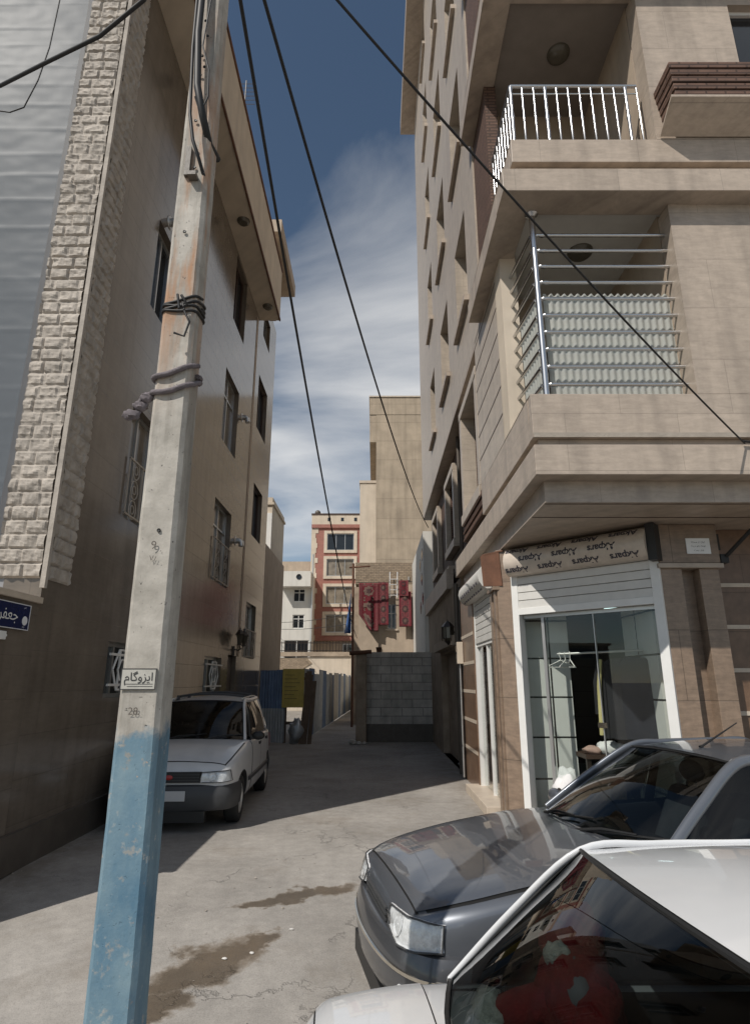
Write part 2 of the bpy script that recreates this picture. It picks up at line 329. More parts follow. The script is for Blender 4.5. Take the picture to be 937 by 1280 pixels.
def wall_grid(mb, B, u0, u1, z0, z1, holes, depth=.2, thick=None, mi=0):
    """outer face of a wall with rectangular openings (ua,ub,za,zb) and their reveals, plus top and ends"""
    us = sorted({u0, u1, *[h[0] for h in holes], *[h[1] for h in holes]}); zs = sorted({z0, z1, *[h[2] for h in holes], *[h[3] for h in holes]})
    for i in range(len(us) - 1):
        for j in range(len(zs) - 1):
            uc, zc = (us[i] + us[i + 1]) / 2, (zs[j] + zs[j + 1]) / 2
            if any(h[0] < uc < h[1] and h[2] < zc < h[3] for h in holes): continue
            mb.quad(B.p(us[i], zs[j]), B.p(us[i + 1], zs[j]), B.p(us[i + 1], zs[j + 1]), B.p(us[i], zs[j + 1]), mi)
    for a, b, c, d in holes:
        for (p, q) in (((a, c), (b, c)), ((b, c), (b, d)), ((b, d), (a, d)), ((a, d), (a, c))):
            mb.quad(B.p(p[0], p[1], 0), B.p(q[0], q[1], 0), B.p(q[0], q[1], -depth), B.p(p[0], p[1], -depth), mi)
    if thick:
        mb.quad(B.p(u0, z1), B.p(u1, z1), B.p(u1, z1, -thick), B.p(u0, z1, -thick), mi)
        mb.quad(B.p(u0, z0), B.p(u1, z0), B.p(u1, z0, -thick), B.p(u0, z0, -thick), mi)
        for u in (u0, u1): mb.quad(B.p(u, z0), B.p(u, z1), B.p(u, z1, -thick), B.p(u, z0, -thick), mi)
        mb.quad(B.p(u0, z0, -thick), B.p(u1, z0, -thick), B.p(u1, z1, -thick), B.p(u0, z1, -thick), mi)
    return mb
def window(par, B, a, b, c, d, depth, frame='frame_white', pane='pane_dark', fw=.05, mull=1, transom=None, grille=None):
    f = MB(); e = -depth
    f.fbox(B, a, b, c, c + fw, e, e + .05); f.fbox(B, a, b, d - fw, d, e, e + .05)
    f.fbox(B, a, a + fw, c + fw, d - fw, e, e + .05); f.fbox(B, b - fw, b, c + fw, d - fw, e, e + .05)
    for k in range(1, mull + 1):
        u = a + (b - a) * k / (mull + 1); f.fbox(B, u - fw * .4, u + fw * .4, c + fw, d - fw, e, e + .045)
    if transom:
        zt = c + (d - c) * transom; f.fbox(B, a + fw, b - fw, zt - .02, zt + .02, e, e + .04)
    wi = f.build('window', frame, par)
    p = MB(); p.fbox(B, a + fw * .5, b - fw * .5, c + fw * .5, d - fw * .5, e - .02, e + .012); p.build('pane', pane, wi)
    if grille: grille(wi, B, a, b, c, d)
    return wi
def lin(a, b, n): return [a + (b - a) * i / n for i in range(n + 1)]
def catenary(p, q, sag, n=28):
    p, q = Vector(p), Vector(q); return [p.lerp(q, t) - Z * (sag * 4 * t * (1 - t)) for t in lin(0, 1, n)]
def text_geo(body, size=1.0, fat=0.0):
    c = bpy.data.curves.new('lettering', 'FONT'); c.body = body; c.size = size; c.align_x = 'CENTER'; c.align_y = 'CENTER'; c.resolution_u = 3; c.offset = fat
    o = bpy.data.objects.new('lettering', c); col.objects.link(o); dg = bpy.context.evaluated_depsgraph_get(); me = bpy.data.meshes.new_from_object(o.evaluated_get(dg))
    vs = [tuple(v.co) for v in me.vertices]; fs = [tuple(p.vertices) for p in me.polygons]
    bpy.data.objects.remove(o); bpy.data.meshes.remove(me); return vs, fs
def put_text(mb, fn, body, size, rot=0.0, mi=0, fat=0.0):
    vs, fs = text_geo(body, size, fat); c, q = math.cos(rot), math.sin(rot)
    mb.add([fn(x * c - y * q, x * q + y * c) for x, y, _ in vs], fs, mi)

# ---------------------------------------------------------------- ground
def gz(y):
    if y >= 6.4: return 0.0
    if y <= 2.0: return -0.33
    t = (6.4 - y) / 4.4; return -0.33 * (t * t * (3 - 2 * t) * .45 + t * .55)
def ground_material():
    m = bpy.data.materials.new('street_concrete'); m.use_nodes = True; t = m.node_tree; L = t.links.new; b = t.nodes['Principled BSDF']
    pos = nn(t, 'ShaderNodeNewGeometry').outputs['Position']
    def noise(scale, detail=8, rough=.65, dist=0.0, out=0):
        n = nn(t, 'ShaderNodeTexNoise'); n.inputs['Scale'].default_value = scale; n.inputs['Detail'].default_value = detail; n.inputs['Roughness'].default_value = rough; n.inputs['Distortion'].default_value = dist; L(pos, n.inputs[0]); return n.outputs[out]
    def rng(s, a, bb, c, d):
        n = nn(t, 'ShaderNodeMapRange'); L(s, n.inputs[0])
        for i, v in enumerate((a, bb, c, d)): n.inputs[i + 1].default_value = v
        return n.outputs[0]
    def op(o, a, c):
        n = nn(t, 'ShaderNodeMath', operation=o)
        for i, s in enumerate((a, c)):
            if isinstance(s, (int, float)): n.inputs[i].default_value = s
            else: L(s, n.inputs[i])
        return n.outputs[0]
    f = op('MULTIPLY', rng(noise(.55), .3, .7, .70, 1.18), rng(noise(9), .3, .7, .86, 1.12))
    f = op('MULTIPLY', f, rng(noise(70, 3), .3, .7, .92, 1.08))
    dist = noise(2.6, 6, .6, 0, 1)
    dv = nn(t, 'ShaderNodeVectorMath', operation='SUBTRACT'); L(dist, dv.inputs[0]); dv.inputs[1].default_value = (.5, .5, .5)
    ds = nn(t, 'ShaderNodeVectorMath', operation='SCALE'); L(dv.outputs[0], ds.inputs[0]); ds.inputs[3].default_value = .75
    pd = nn(t, 'ShaderNodeVectorMath', operation='ADD'); L(pos, pd.inputs[0]); L(ds.outputs[0], pd.inputs[1])
    mask = None
    for cx, cy, rx, ry, rot in ((-1.12, 4.66, .40, .24, 44), (-.86, 4.98, .18, .12, 20), (-1.28, 4.2, .28, .17, 60), (-.62, 5.78, .60, .11, 28), (-1.0, 5.55, .2, .08, 10)):
        mp_ = nn(t, 'ShaderNodeMapping', vector_type='TEXTURE'); L(pd.outputs[0], mp_.inputs[0])
        mp_.inputs['Location'].default_value = (cx, cy, 0); mp_.inputs['Rotation'].default_value = (0, 0, R(rot)); mp_.inputs['Scale'].default_value = (rx, ry, 100)
        ln = nn(t, 'ShaderNodeVectorMath', operation='LENGTH'); L(mp_.outputs[0], ln.inputs[0])
        q = rng(ln.outputs['Value'], 0.72, 1.12, 1, 0); mask = q if mask is None else op('MAXIMUM', mask, q)
    f = op('MULTIPLY', f, rng(mask, 0, 1, 1, .38))
    vo = nn(t, 'ShaderNodeTexVoronoi', feature='DISTANCE_TO_EDGE'); vo.inputs['Scale'].default_value = .42; L(pd.outputs[0], vo.inputs[0])
    crack = rng(vo.outputs['Distance'], .0, .006, 1, 0)
    crack = op('MULTIPLY', crack, rng(noise(.9), .46, .56, 0, 1))
    f = op('MULTIPLY', f, rng(crack, 0, 1, 1, .74)); sp_ = nn(t, 'ShaderNodeTexVoronoi'); sp_.inputs['Scale'].default_value = 95; L(pos, sp_.inputs[0]); f = op('MULTIPLY', f, rng(sp_.outputs['Distance'], .05, .45, .80, 1.06))
    soil = rng(noise(.8, 9, .7), .53, .70, 0, .5)
    sx = nn(t, 'ShaderNodeSeparateXYZ'); L(pos, sx.inputs[0]); grime = op('MAXIMUM', rng(sx.outputs[0], -2.7, -3.3, 0, 1), rng(sx.outputs[0], 1.0, 1.55, 0, .8)); soil = op('MAXIMUM', soil, op('MULTIPLY', grime, rng(noise(3.2, 9, .7), .36, .60, 0, .75)))
    cm = nn(t, 'ShaderNodeMix', data_type='RGBA', blend_type='MULTIPLY'); cm.inputs[0].default_value = 1; cm.inputs[6].default_value = (.325, .305, .28, 1); L(f, cm.inputs[7])
    c2 = nn(t, 'ShaderNodeMix', data_type='RGBA'); L(soil, c2.inputs[0]); L(cm.outputs[2], c2.inputs[6]); c2.inputs[7].default_value = (.17, .14, .105, 1)
    c3 = nn(t, 'ShaderNodeMix', data_type='RGBA', blend_type='MULTIPLY'); L(mask, c3.inputs[0]); L(c2.outputs[2], c3.inputs[6]); c3.inputs[7].default_value = (1, .86, .70, 1); L(c3.outputs[2], b.inputs['Base Color']); L(rng(mask, 0, 1, .88, .42), b.inputs['Roughness'])
    h = op('ADD', op('MULTIPLY', noise(120, 3), .25), op('MULTIPLY', noise(14, 6), .6)); h = op('SUBTRACT', h, op('MULTIPLY', crack, 1.2))
    bp = nn(t, 'ShaderNodeBump'); bp.inputs['Strength'].default_value = .55; bp.inputs['Distance'].default_value = .012; L(h, bp.inputs['Height']); L(bp.outputs[0], b.inputs['Normal'])
    MATS['street_concrete'] = m
ground_material()
g = MB(); ys = [-900, -60, -8, 0, 1.5] + lin(2, 6.4, 22) + [8, 12, 20, 45, 120, 900]; xs_ = [-900, -60, -12, -5, -3, -1.5, 0, 1.5, 3, 5, 12, 60, 900]
g.add([(x, y, gz(y)) for y in ys for x in xs_], [(j * 13 + i, j * 13 + i + 1, (j + 1) * 13 + i + 1, (j + 1) * 13 + i) for j in range(len(ys) - 1) for i in range(12)])
props(g.build('street_ground', 'street_concrete', smooth=40), kind='structure')

# ---------------------------------------------------------------- left apartment building
LX = -3.4
LB = Basis((LX, 0, 0), (0, 1, 0), (1, 0, 0)); LF = Basis((LX, 6.12, 0), (-1, 0, 0), (0, -1, 0))
left = thing('apartment_building', (-3.4, 12, 0), 'polished beige stone apartment block with projecting eave box on the shaded side of the alley', 'building')
HL = [(7.75, 8.75, 3.85, 5.5), (7.9, 8.8, 7.2, 8.75), (12.6, 13.8, 10.1, 11.9), (12.35, 13.7, 6.9, 8.65), (15.9, 17.3, 8.75, 10.4), (12.25, 13.75, 3.75, 5.5), (16.05, 17.35, 5.6, 7.1), (15.95, 17.3, 2.3, 3.75), (7.85, 8.75, 1.5, 2.2), (12.35, 13.7, 1.45, 2.2), (14.3, 15.15, 0.02, 2.3), (16.15, 17.2, 11.85, 12.8)]
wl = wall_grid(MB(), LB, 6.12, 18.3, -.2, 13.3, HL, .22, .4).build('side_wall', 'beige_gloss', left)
def scroll_grille(wi, B, a, b, c, d):
    g = MB(); e = .03; d2 = c + (d - c) * (.52 if d - c > 1.2 else 1)
    for z in (c + .04, d2 - .03): g.fbox(B, a + .02, b - .02, z - .012, z + .012, e - .012, e + .012)
    for u in (a + .03, b - .03, (a + b) / 2): g.fbox(B, u - .01, u + .01, c + .04, d2 - .03, e - .011, e + .011)
    nz = 3 if d - c > 1.2 else 1
    for i in range(2):
        for k in range(nz):
            uc = a + (b - a) * (.27 + .46 * i); zc = c + (d2 - c) * (k + .5) / nz; rr = min((b - a) * .19, (d2 - c) / nz * .42)
            g.tube([B.p(uc + rr * math.cos(q), zc + rr * math.sin(q) * 1.1, e) for q in lin(0, 2 * math.pi, 16)], .009, 6)
            g.tube([B.p(uc + rr * .5 * math.cos(q), zc + rr * .5 * math.sin(q), e) for q in lin(0, 2 * math.pi, 12)], .008, 6)
    g.build('grille', 'grille_cream', wi, smooth=40)
def hex_grille(wi, B, a, b, c, d):
    g = MB(); e = .03; uc, zc = (a + b) / 2, (c + d) / 2
    for z in (c + .16, d - .16): g.fbox(B, a + .02, b - .02, z - .015, z + .015, e - .012, e + .012)
    for sc_ in (1.0, .5):
        rr = (d - c) * .36 * sc_; pts = [(-rr * 1.25, 0), (-rr * .6, rr), (rr * .6, rr), (rr * 1.25, 0), (rr * .6, -rr), (-rr * .6, -rr), (-rr * 1.25, 0)]
        for p, q in zip(pts, pts[1:]): g.tube([B.p(uc + p[0], zc + p[1], e), B.p(uc + q[0], zc + q[1], e)], .014, 6)
    for s in (-1, 1):
        g.fbox(B, uc - .14, uc - .115, zc + s * (d - c) * .22 - .11, zc + s * (d - c) * .22 + .11, e - .01, e + .01); g.fbox(B, uc + .115, uc + .14, zc + s * (d - c) * .22 - .11, zc + s * (d - c) * .22 + .11, e - .01, e + .01)
    g.build('grille', 'white_paint', wi)
for i, (a, b, c, d) in enumerate(HL):
    if i == 10: continue
    window(left, LB, a, b, c, d, .16, pane='pane_curtain' if i in (0, 3, 5, 7) else 'pane_dark', frame='frame_brown' if i in (2, 4, 6) else 'aluminium', grille=scroll_grille if i in (0, 5, 7) else hex_grille if i in (8, 9) else None, transom=.72 if i in (3, 5) else None)
dm = MB(); dm.fbox(LB, 14.34, 15.11, .03, 2.27, -.15, -.10)
for k in range(5): dm.fbox(LB, 14.45, 15.0, .2 + k * .4, .5 + k * .4, -.1, -.085)
dd = dm.build('door', 'frame_brown', left); MB().tube([LB.p(14.42, 1.0, -.06), LB.p(14.42, 1.25, -.06)], .015).build('handle', 'chrome', dd)
# front wall, plinth, eave, roof house
fm = MB(); fm.fbox(LF, .004, 9, -.3, 13.3, -.3, -.004); fm.fbox(LF, .42, 9, 0, 13.29, -8.0, -.31)
fm.build('front_wall', 'grey_wall', left)
MB().fbox(LB, 4.6, 18.2, 0, .34, 0.002, .05).build('plinth', 'plinth_stone', left)
ev = MB(); ev.box(LX - .3, -2.82, 6.3, 15.6, 12.0, 13.7); ev.build('eave_box', 'plaster_cream', left)
rc = MB(); rc.box(-2.83, -2.79, 6.3, 15.61, 13.66, 13.74); rc.box(-2.83, -2.795, 6.3, 15.61, 11.98, 12.05); rc.build('eave_trim', 'rust', left)
rh = MB(); rh.box(-4.2, -3.3, 14.9, 17.6, 13.3, 14.3); rh.box(-4.3, -2.72, 14.6, 17.7, 14.3, 14.72); rh.build('roof_house', 'plaster_warm', left)
for y in (8.2, 11.6, 14.9):
    MB().lathe((-3.05, y, 12.0), (0, 0, -1), [(.0, .075), (.10, .07), (.14, .03), (.15, -.002)], 20).build('soffit_light', 'lamp_glass', left, smooth=40)
for y, z in ((8.3, 9.03), (14.15, 8.2), (14.3, 5.0)):
    v = MB(); v.tube([(LX, y, z), (LX + .07, y, z + .01), (LX + .14, y, z - .03), (LX + .155, y, z - .13)], .07, 14); v.lathe((LX + .003, y, z), (1, 0, 0), [(.0, .012), (.11, .012), (.12, 0)], 18)
    v.build('flue_pipe', 'aluminium', left, smooth=50)
# rough split-stone trim wrapping the front corner: real relief
def rough_patch(mb, B, u0, u1, z0, z1, course=.155, res=.022):
    nu = max(2, int((u1 - u0) / res)); nz = int((z1 - z0) / res)
    def fn(a, b):
        u = u0 + (u1 - u0) * a; z = z0 + (z1 - z0) * b; row = int((z - z0) / course); fz = (z - z0) / course - row
        bw = .20 + .09 * ((row * 7) % 5) / 4; off = (row * .137 + (row % 3) * .09) % bw; k = math.floor((u + off) / bw); fu = (u + off) / bw - k
        e = min(fz, 1 - fz) * course; e2 = min(fu, 1 - fu) * bw; m_ = min(1, min(e, e2) / .022)
        p = B.p(u, z); h = (.55 - abs(mnoise.noise(p * 8 + Vector((k * 5.1, row * 3.7, 0))))) * 1.1 + mnoise.noise(p * 24) * .34 + .22 + .35 * mnoise.noise(Vector((k * 1.7, row * 2.3, 4)))
        return B.p(u, z, .006 + m_ * max(.0, .010 + .030 * h))
    mb.grid(fn, nu, nz)
st = MB(); rough_patch(st, LF, .03, .50, 2.72, 13.2); rough_patch(st, LB, 6.15, 6.62, 2.72, 12.0)
st.build('stone_trim', 'rough_stone', left, recalc=False)
MB().box(LX - .006, LX + .045, 6.08, 6.13, 2.62, 13.25).build('corner_bead', 'rough_stone', left)
st2 = MB(); st2.fbox(LB, 15.2, 15.4, 2.3, 11.9, .001, .009); st2.build('stone_trim', 'plaster_warm', left)
ant = MB(); ant.tube([(-2.95, 10.6, 13.7), (-2.95, 10.6, 15.0)], .012, 6)
for k in range(6): ant.tube([(-3.15, 10.6, 14.3 + .12 * k), (-2.72, 10.6, 14.3 + .12 * k)], .006, 5)
props(ant.build('roof_antenna', 'plinth_stone'), 'thin comb shaped television antenna on the eave of the left building', 'antenna')

# boundary wall continuing the left building towards the street
bw = thing('boundary_wall', (-3.4, 5.4, gz(5.4)), 'low polished stone yard wall in front of the plastic covered facade', 'wall')
q = MB(); q.fbox(LB, 4.66, 6.118, -.35, 2.46, -.25, 0); q.build('wall', 'beige_gloss', bw)
q = MB(); q.fbox(LB, 4.60, 6.118, 2.46, 2.52, -.30, .035); q.build('coping', 'band_stone', bw)
# plastic sheeting hung over the facade, sagging between battens
def plast(a, b):
    x = -3.93 - 6.0 * a; z = 2.62 + 10.4 * b; s = (z / .36) % 1.0
    d = .05 + .004 * math.exp(-((s - .5 - .25 * mnoise.noise(Vector((x * .35, int(z / .36) * 3.1, 8)))) / .06) ** 2) * (1 + mnoise.noise(Vector((x * 1.2, int(z / .36) * 2.3, 5)))) + .014 * mnoise.noise(Vector((x * .7, z * .8, 1))) + .006 * mnoise.noise(Vector((x * 2.2, z * 3.5, 3))) + .003 * mnoise.noise(Vector((x * 7, z * 9, 2)))
    return (x, 6.10 - d, z)
ps = MB(); ps.grid(plast, 110, 360)
pso = ps.build('plastic_sheet', 'plastic_sheet', smooth=80, recalc=False)
props(pso, 'wrinkled translucent plastic sheeting covering the facade beside the rough stone strip', 'plastic sheet')

# street name sign and little white box under it
sg = thing('street_sign', (LX + .02, 5.5, 2.17), 'dark blue street name plate with white Persian lettering on the yard wall', 'street sign')
q = MB(); q.fbox(LB, 5.02, 5.93, 2.175, 2.415, .012, .03); q.build('plate', 'sign_blue', sg)
q = MB()
for a, b, c, d in ((5.02, 5.93, 2.175, 2.182), (5.02, 5.93, 2.408, 2.415), (5.02, 5.028, 2.182, 2.408), (5.922, 5.93, 2.182, 2.408)): q.fbox(LB, a, b, c, d, .0302, .033)
q.lathe(LB.p(5.855, 2.262, .0302), (1, 0, 0), [(0, .002), (.042, .002), (.044, 0)], 24)
q.build('border', 'sign_white', sg)
q = MB(); put_text(q, lambda x, y: LB.p(5.52 + x, 2.30 + y, .034), '\uFBFC\uFEAE\uFED4\uFECC\uFE9F', .155)
put_text(q, lambda x, y: LB.p(5.83 + x, 2.385 + y, .034), '\uFEE1\uFEE3\uFE8E\uFE97', .022); put_text(q, lambda x, y: LB.p(5.84 + x, 2.20 + y, .034), '\u06F1\u06F2\u06F5\u06F0', .026)
q.build('lettering', 'sign_white', sg)
q = MB(); q.fbox(LB, 5.50, 5.60, 2.07, 2.145, .0, .03); q.fbox(LB, 5.60, 5.63, 2.10, 2.12, .0, .02)
props(q.build('cable_box', 'white_paint', bevel=.004), 'small white cable box on the wall below the blue street sign', 'junction box')

# twin lantern by the left door
tl = thing('wall_lantern', (LX + .02, 14.75, 2.4), 'old fashioned twin lantern on the beige wall above the left doorway', 'lantern')
q = MB(); q.tube([(LX, 14.75, 2.45), (LX + .12, 14.75, 2.42), (LX + .2, 14.75, 2.47)], .015, 8); q.tube([(LX + .2, 14.52, 2.55), (LX + .2, 14.62, 2.46), (LX + .2, 14.75, 2.47), (LX + .2, 14.88, 2.46), (LX + .2, 14.98, 2.55)], .012, 8); q.tube([(LX + .012, 14.75, 2.28), (LX + .012, 14.75, 2.52)], .03, 8)
q.build('bracket', 'brown_metal', tl, smooth=40)
for y in (14.52, 14.98):
    q = MB(); q.lathe((LX + .2, y, 2.55), (0, 0, 1), [(.04, 0), (.10, .22), (.0, .225)], 6); lg = q.build('lamp_glass', 'lamp_glass', tl)
    q = MB(); q.lathe((LX + .2, y, 2.55), (0, 0, 1), [(0, -.02), (.05, -.02), (.05, .004), (.042, .005)], 12); q.build('lamp_base', 'brown_metal', tl); q = MB(); q.lathe((LX + .2, y, 2.775), (0, 0, 1), [(.13, 0), (.05, .10), (.015, .12), (.02, .16), (0, .17)], 6); q.build('lamp_cap', 'brown_metal', tl)

# ---------------------------------------------------------------- right apartment building
right = thing('apartment_building', (1.6, 10, 0), 'tan travertine corner apartment block with open balconies and a shuttered shop below', 'building')
RX = 1.6; YF = 5.64
RB = Basis((RX, 0, 0), (0, 1, 0), (-1, 0, 0)); FB = Basis((0, YF, 0), (1, 0, 0), (0, -1, 0))
XE = 9.0; YE = 19.3; ZT = 23.6
LEV = [3.68, 6.94, 10.3, 13.7, 17.1, 20.4]            # ledge undersides
# ledges: level one flush; the others stand out 0.2
lg = MB()
lg.box(RX, XE, YF, 11.84, 3.68, 4.00); lg.box(RX + .06, XE, YF + .06, 11.84, 4.00, 4.08)
for z in LEV[1:]:
    lg.box(RX - .18, XE, YF - .2, YF + .16, z, z + .30); lg.box(RX - .18, RX + .18, YF + .16, 8.0, z, z + .30); lg.box(RX + .06, XE, YF + .08, YF + .4, z + .30, z + .60); lg.box(RX + .06, RX + .4, YF + .4, 8.0, z + .30, z + .60)
lg.build('ledge', 'travertine', right, bevel=.006)
rg = MB(); rg.fbox(FB, RX + .002, XE, 4.075, 4.125, 0.001, .012); rg.build('ledge_seal', 'concrete', right)
q = MB(); q.box(RX, RX + .16, 13.4, YE, 3.7, 4.15); q.box(RX + .06, RX + .2, 13.4, YE, 4.15, 4.22); q.build('side_ledge', 'travertine', right)
# dropped soffit beam and soffit panels over the pavement
q = MB(); q.box(RX + .13, XE, YF + .21, 11.6, 3.454, 3.679); q.build('soffit_beam', 'travertine', right)
q = MB(); q.box(RX + .14, XE, 6.42, 6.436, 3.449, 3.4538)
q.box(RX + .14, XE, 5.9, 5.912, 3.449, 3.4538); q.build('soffit_joint', 'frame_brown', right)
# parapets
pp = MB(); pp.box(RX, XE, YF, YF + .14, 4.08, 4.56); pp.box(RX, RX + .14, YF + .14, 8.6, 4.08, 4.56)
for z in LEV[1:]:
    pp.box(RX, XE, YF, YF + .14, z + .60, z + .93); pp.box(RX, RX + .14, YF + .14, 8.0, z + .60, z + .93)
pp.build('parapet', 'travertine', right, bevel=.005)
# front wall right of the balconies with one window per storey
fw = MB(); holes = [(4.50, 6.2, z + 1.75, z + 3.1) for z in LEV[1:]]
tops = [4.56] + [z + .93 for z in LEV[1:]]; bots = LEV[1:] + [ZT]
for k, (za, zb_) in enumerate(zip(tops, bots)): wall_grid(fw, FB, 3.33, XE, za + .002, zb_ - .002, [h for h in holes if za < h[2] < zb_], .22, .24)
fw.build('front_wall', 'travertine', right)
for a, b, c, d in holes: window(right, FB, a, b, c, d, .14, frame='frame_white')
# planter troughs with brick banding below those windows
for z in LEV[1:4]:
    b0, b1 = z + .95, z + 1.68
    q = MB(); q.prism([FB.p(3.36, b0 + .20, .36), FB.p(XE, b0 + .20, .36), FB.p(XE, b0, .02), FB.p(3.36, b0, .02)], (0, 0, .03)); pl = None
    t_ = MB()
    for k in range(5): t_.fbox(FB, 3.42 - .012 * k, XE, b0 + .235 + k * .09, b0 + .315 + k * .09, .001, .345 + .012 * k)
    pl = t_.build('planter_box', 'dark_brick', right, bevel=.004); q.build('planter_base', 'travertine', pl)
# balcony rooms: floor, back wall, ceiling, inner right wall
for i, z in enumerate(LEV):
    f0 = z + .40; c0 = (LEV[i + 1] if i + 1 < len(LEV) else ZT) - .02
    if i < len(LEV) - 1:
        c0 = LEV[i + 1] + .06
    q = MB(); q.box(RX + .15, 3.33, YF + .15, 7.6, f0 - .1, f0); q.build('balcony_floor', 'soffit', right)
    q = MB(); q.box(RX + .185, 3.45, YF + .165, 7.98, c0, c0 + .1); q.build('balcony_ceiling', 'ceiling_white' if i == 0 else 'ceiling_tan', right)
    q = MB(); q.box(3.33, 3.45, YF + .26, 7.6, f0, c0); q.box(RX + .16, 3.33, 7.5, 7.6, f0, c0); q.build('balcony_wall', 'plaster_warm', right)
    q = MB(); q.box(2.2, 3.0, 7.46, 7.49, f0, f0 + 2.1); q.build('balcony_door', 'frame_brown', right)
    MB().lathe((2.62, 6.5, c0), (0, 0, -1), [(0, .085), (.10, .08), (.15, .04), (.16, -.002)], 22).build('ceiling_light', 'lamp_glass', right, smooth=40)
# side wall, balcony zone (Y 6.6 - 8.6)
q = MB()
for i, z in enumerate(LEV):
    top = LEV[i + 1] if i + 1 < len(LEV) else ZT
    if i == 0: q.fbox(RB, 6.90, 8.6, 4.56, top + .02, -.2, 0)
q.build('panel_wall', 'travertine_side', right)
q = MB()
for k in range(6): q.fbox(RB, 6.90, 8.6, 4.93 + k * .38, 4.945 + k * .38, .0005, .004)
q.build('panel_joint', 'frame_brown', right)
q = MB(); q.fbox(RB, 6.56, 6.90, 4.56, 6.98, -.2, .004); q.build('balcony_end_wall', 'plaster_cream', right)
q = MB()
for i, z in enumerate(LEV[1:]):
    top = LEV[i + 2] if i + 2 < len(LEV) else ZT
    q.fbox(RB, 6.95, 8.0, z + .93, top + .02, -.2, -.03)
q.build('brick_wall', 'dark_brick', right)
# upper side facade
UB = Basis((RX, 0, 0), (0, 1, 0), (-1, 0, 0)); holes = []
for k in range(5):
    z = 7.0 + k * 3.38
    for a, b in ((8.95, 10.25), (11.6, 13.0), (14.6, 15.8)): holes.append((a, b, z + 1.1, z + 2.9))
q = wall_grid(MB(), UB, 8.0, YE, 6.93, ZT, holes, .34, .36); q.build('side_wall', 'travertine_side', right)
for a, b, c, d in holes: window(right, UB, a, b, c, d, .30, frame='frame_white')
for a, b, c, d in holes:
    sl = MB(); sl.fbox(UB, a - .08, b + .08, c - .13, c - .02, .001, .085); sl.build('sill_band', 'travertine', right)
q = MB(); q.box(RX - .55, XE, 14.0, YE + .4, ZT - .1, ZT + .5); q.box(RX - .4, XE, YF - .3, 14.0, ZT - .1, ZT + .4); q.build('cornice', 'travertine', right)
# underside strip of the upper facade and recessed first-floor wall behind it
q = MB(); q.box(RX + .001, RX + .36, 8.0, YE, 6.86, 6.929); q.build('facade_lip', 'travertine', right)
FW = Basis((RX + .28, 0, 0), (0, 1, 0), (-1, 0, 0)); h1 = [(8.98, 10.5, 4.62, 6.5), (13.1, 14.4, 4.75, 6.35), (16.6, 17.8, 4.75, 6.35)]
q = wall_grid(MB(), FW, 8.6, YE, 0.02, 6.93, h1 + [(11.95, 12.0, .1, .15)], .25, .26); q.build('first_floor_wall', 'dark_brick', right)
for a, b, c, d in h1:
    window(right, FW, a, b, c, d, .18, frame='frame_white')
    s = MB(); pj = .26 if a < 10 else .12; s.fbox(FW, a - .2, b + .2, c - .18, c, .0, pj + .03); s.fbox(FW, a - .2, b + .2, d, d + .16, .0, pj + .01); s.fbox(FW, a - .2, a, c, d, .0, pj); s.fbox(FW, b, b + .2, c, d, .0, pj)
    s.build('window_surround', 'travertine_side', right, bevel=.004)
q = MB()
for k in range(6): q.fbox(RB, 8.62, 10.6, 4.12 + k * .07, 4.165 + k * .07, -.28, .0 - .02 * (k % 2))
q.build('brick_banding', 'dark_brick', right)
# ground floor beyond the shop: old plaster with a garage opening
gf = Basis((RX + .10, 0, 0), (0, 1, 0), (-1, 0, 0))
q = wall_grid(MB(), gf, 11.84, YE, 0, 3.7, [(12.7, 15.9, .0, 2.35)], .30, .16); q.build('lower_side_wall', 'plaster_old', right)
q = MB()
for k in range(9): q.fbox(gf, 12.7, 15.9, 1.30 + k * .12, 1.415 + k * .12, -.2, -.17)
q.build('garage_shutter', 'shutter', right)
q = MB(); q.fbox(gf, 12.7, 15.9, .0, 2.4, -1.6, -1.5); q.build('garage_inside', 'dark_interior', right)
q = MB()
for z in (.35, .8): q.fbox(gf, 12.9, 15.7, z, z + .05, -1.49, -1.45)
q.build('shelf', 'band_stone', right)
q = MB(); q.prism([gf.p(12.5, 2.42, 0.001), gf.p(16.1, 2.42, 0.001), gf.p(16.1, 2.62, 0.001), gf.p(12.5, 2.62, 0.001)], (-.16, 0, 0)); q.build('lintel', 'plaster_warm', right)
q = MB(); q.tube([(RX + .02, 12.05, .05), (RX + .02, 12.05, 3.6)], .05, 12); q.tube([(RX + .2, 12.2, 3.6), (RX + .2, 12.2, 6.85)], .04, 10); q.build('drain_pipe', 'plinth_stone', right, smooth=40)

# ---- shop at the chamfered corner
A = Vector((1.86, 8.06, 0)); Bc = Vector((3.22, 6.76, 0)); cl = (Bc - A).length
CB = Basis(A, Bc - A, (-(Bc - A).y * -1, 0, 0)); CB = Basis(A, Bc - A, Vector(((Bc - A).y, -(Bc - A).x, 0)))
shop_floor = MB(); shop_floor.add([(1.68, 13.2, .10), (1.68, 8.5, .10), (1.9, 8.12, .10), (3.2, 6.85, .10), (6.5, 6.98, .10), (6.5, 13.2, .10)], [(0, 1, 2, 3, 4, 5)]); shop_floor.build('shop_floor', 'tile_white', right)
q = MB(); q.quad((1.9, 13.2, .1), (6.5, 13.2, .1), (6.5, 13.2, 3.45), (1.9, 13.2, 3.45)); q.quad((6.5, 7, .1), (6.5, 13.2, .1), (6.5, 13.2, 3.45), (6.5, 7, 3.45)); q.quad((1.96, 10.4, .1), (1.96, 13.2, .1), (1.96, 13.2, 3.45), (1.96, 10.4, 3.45)); q.build('shop_back_wall', 'interior_wall', right)
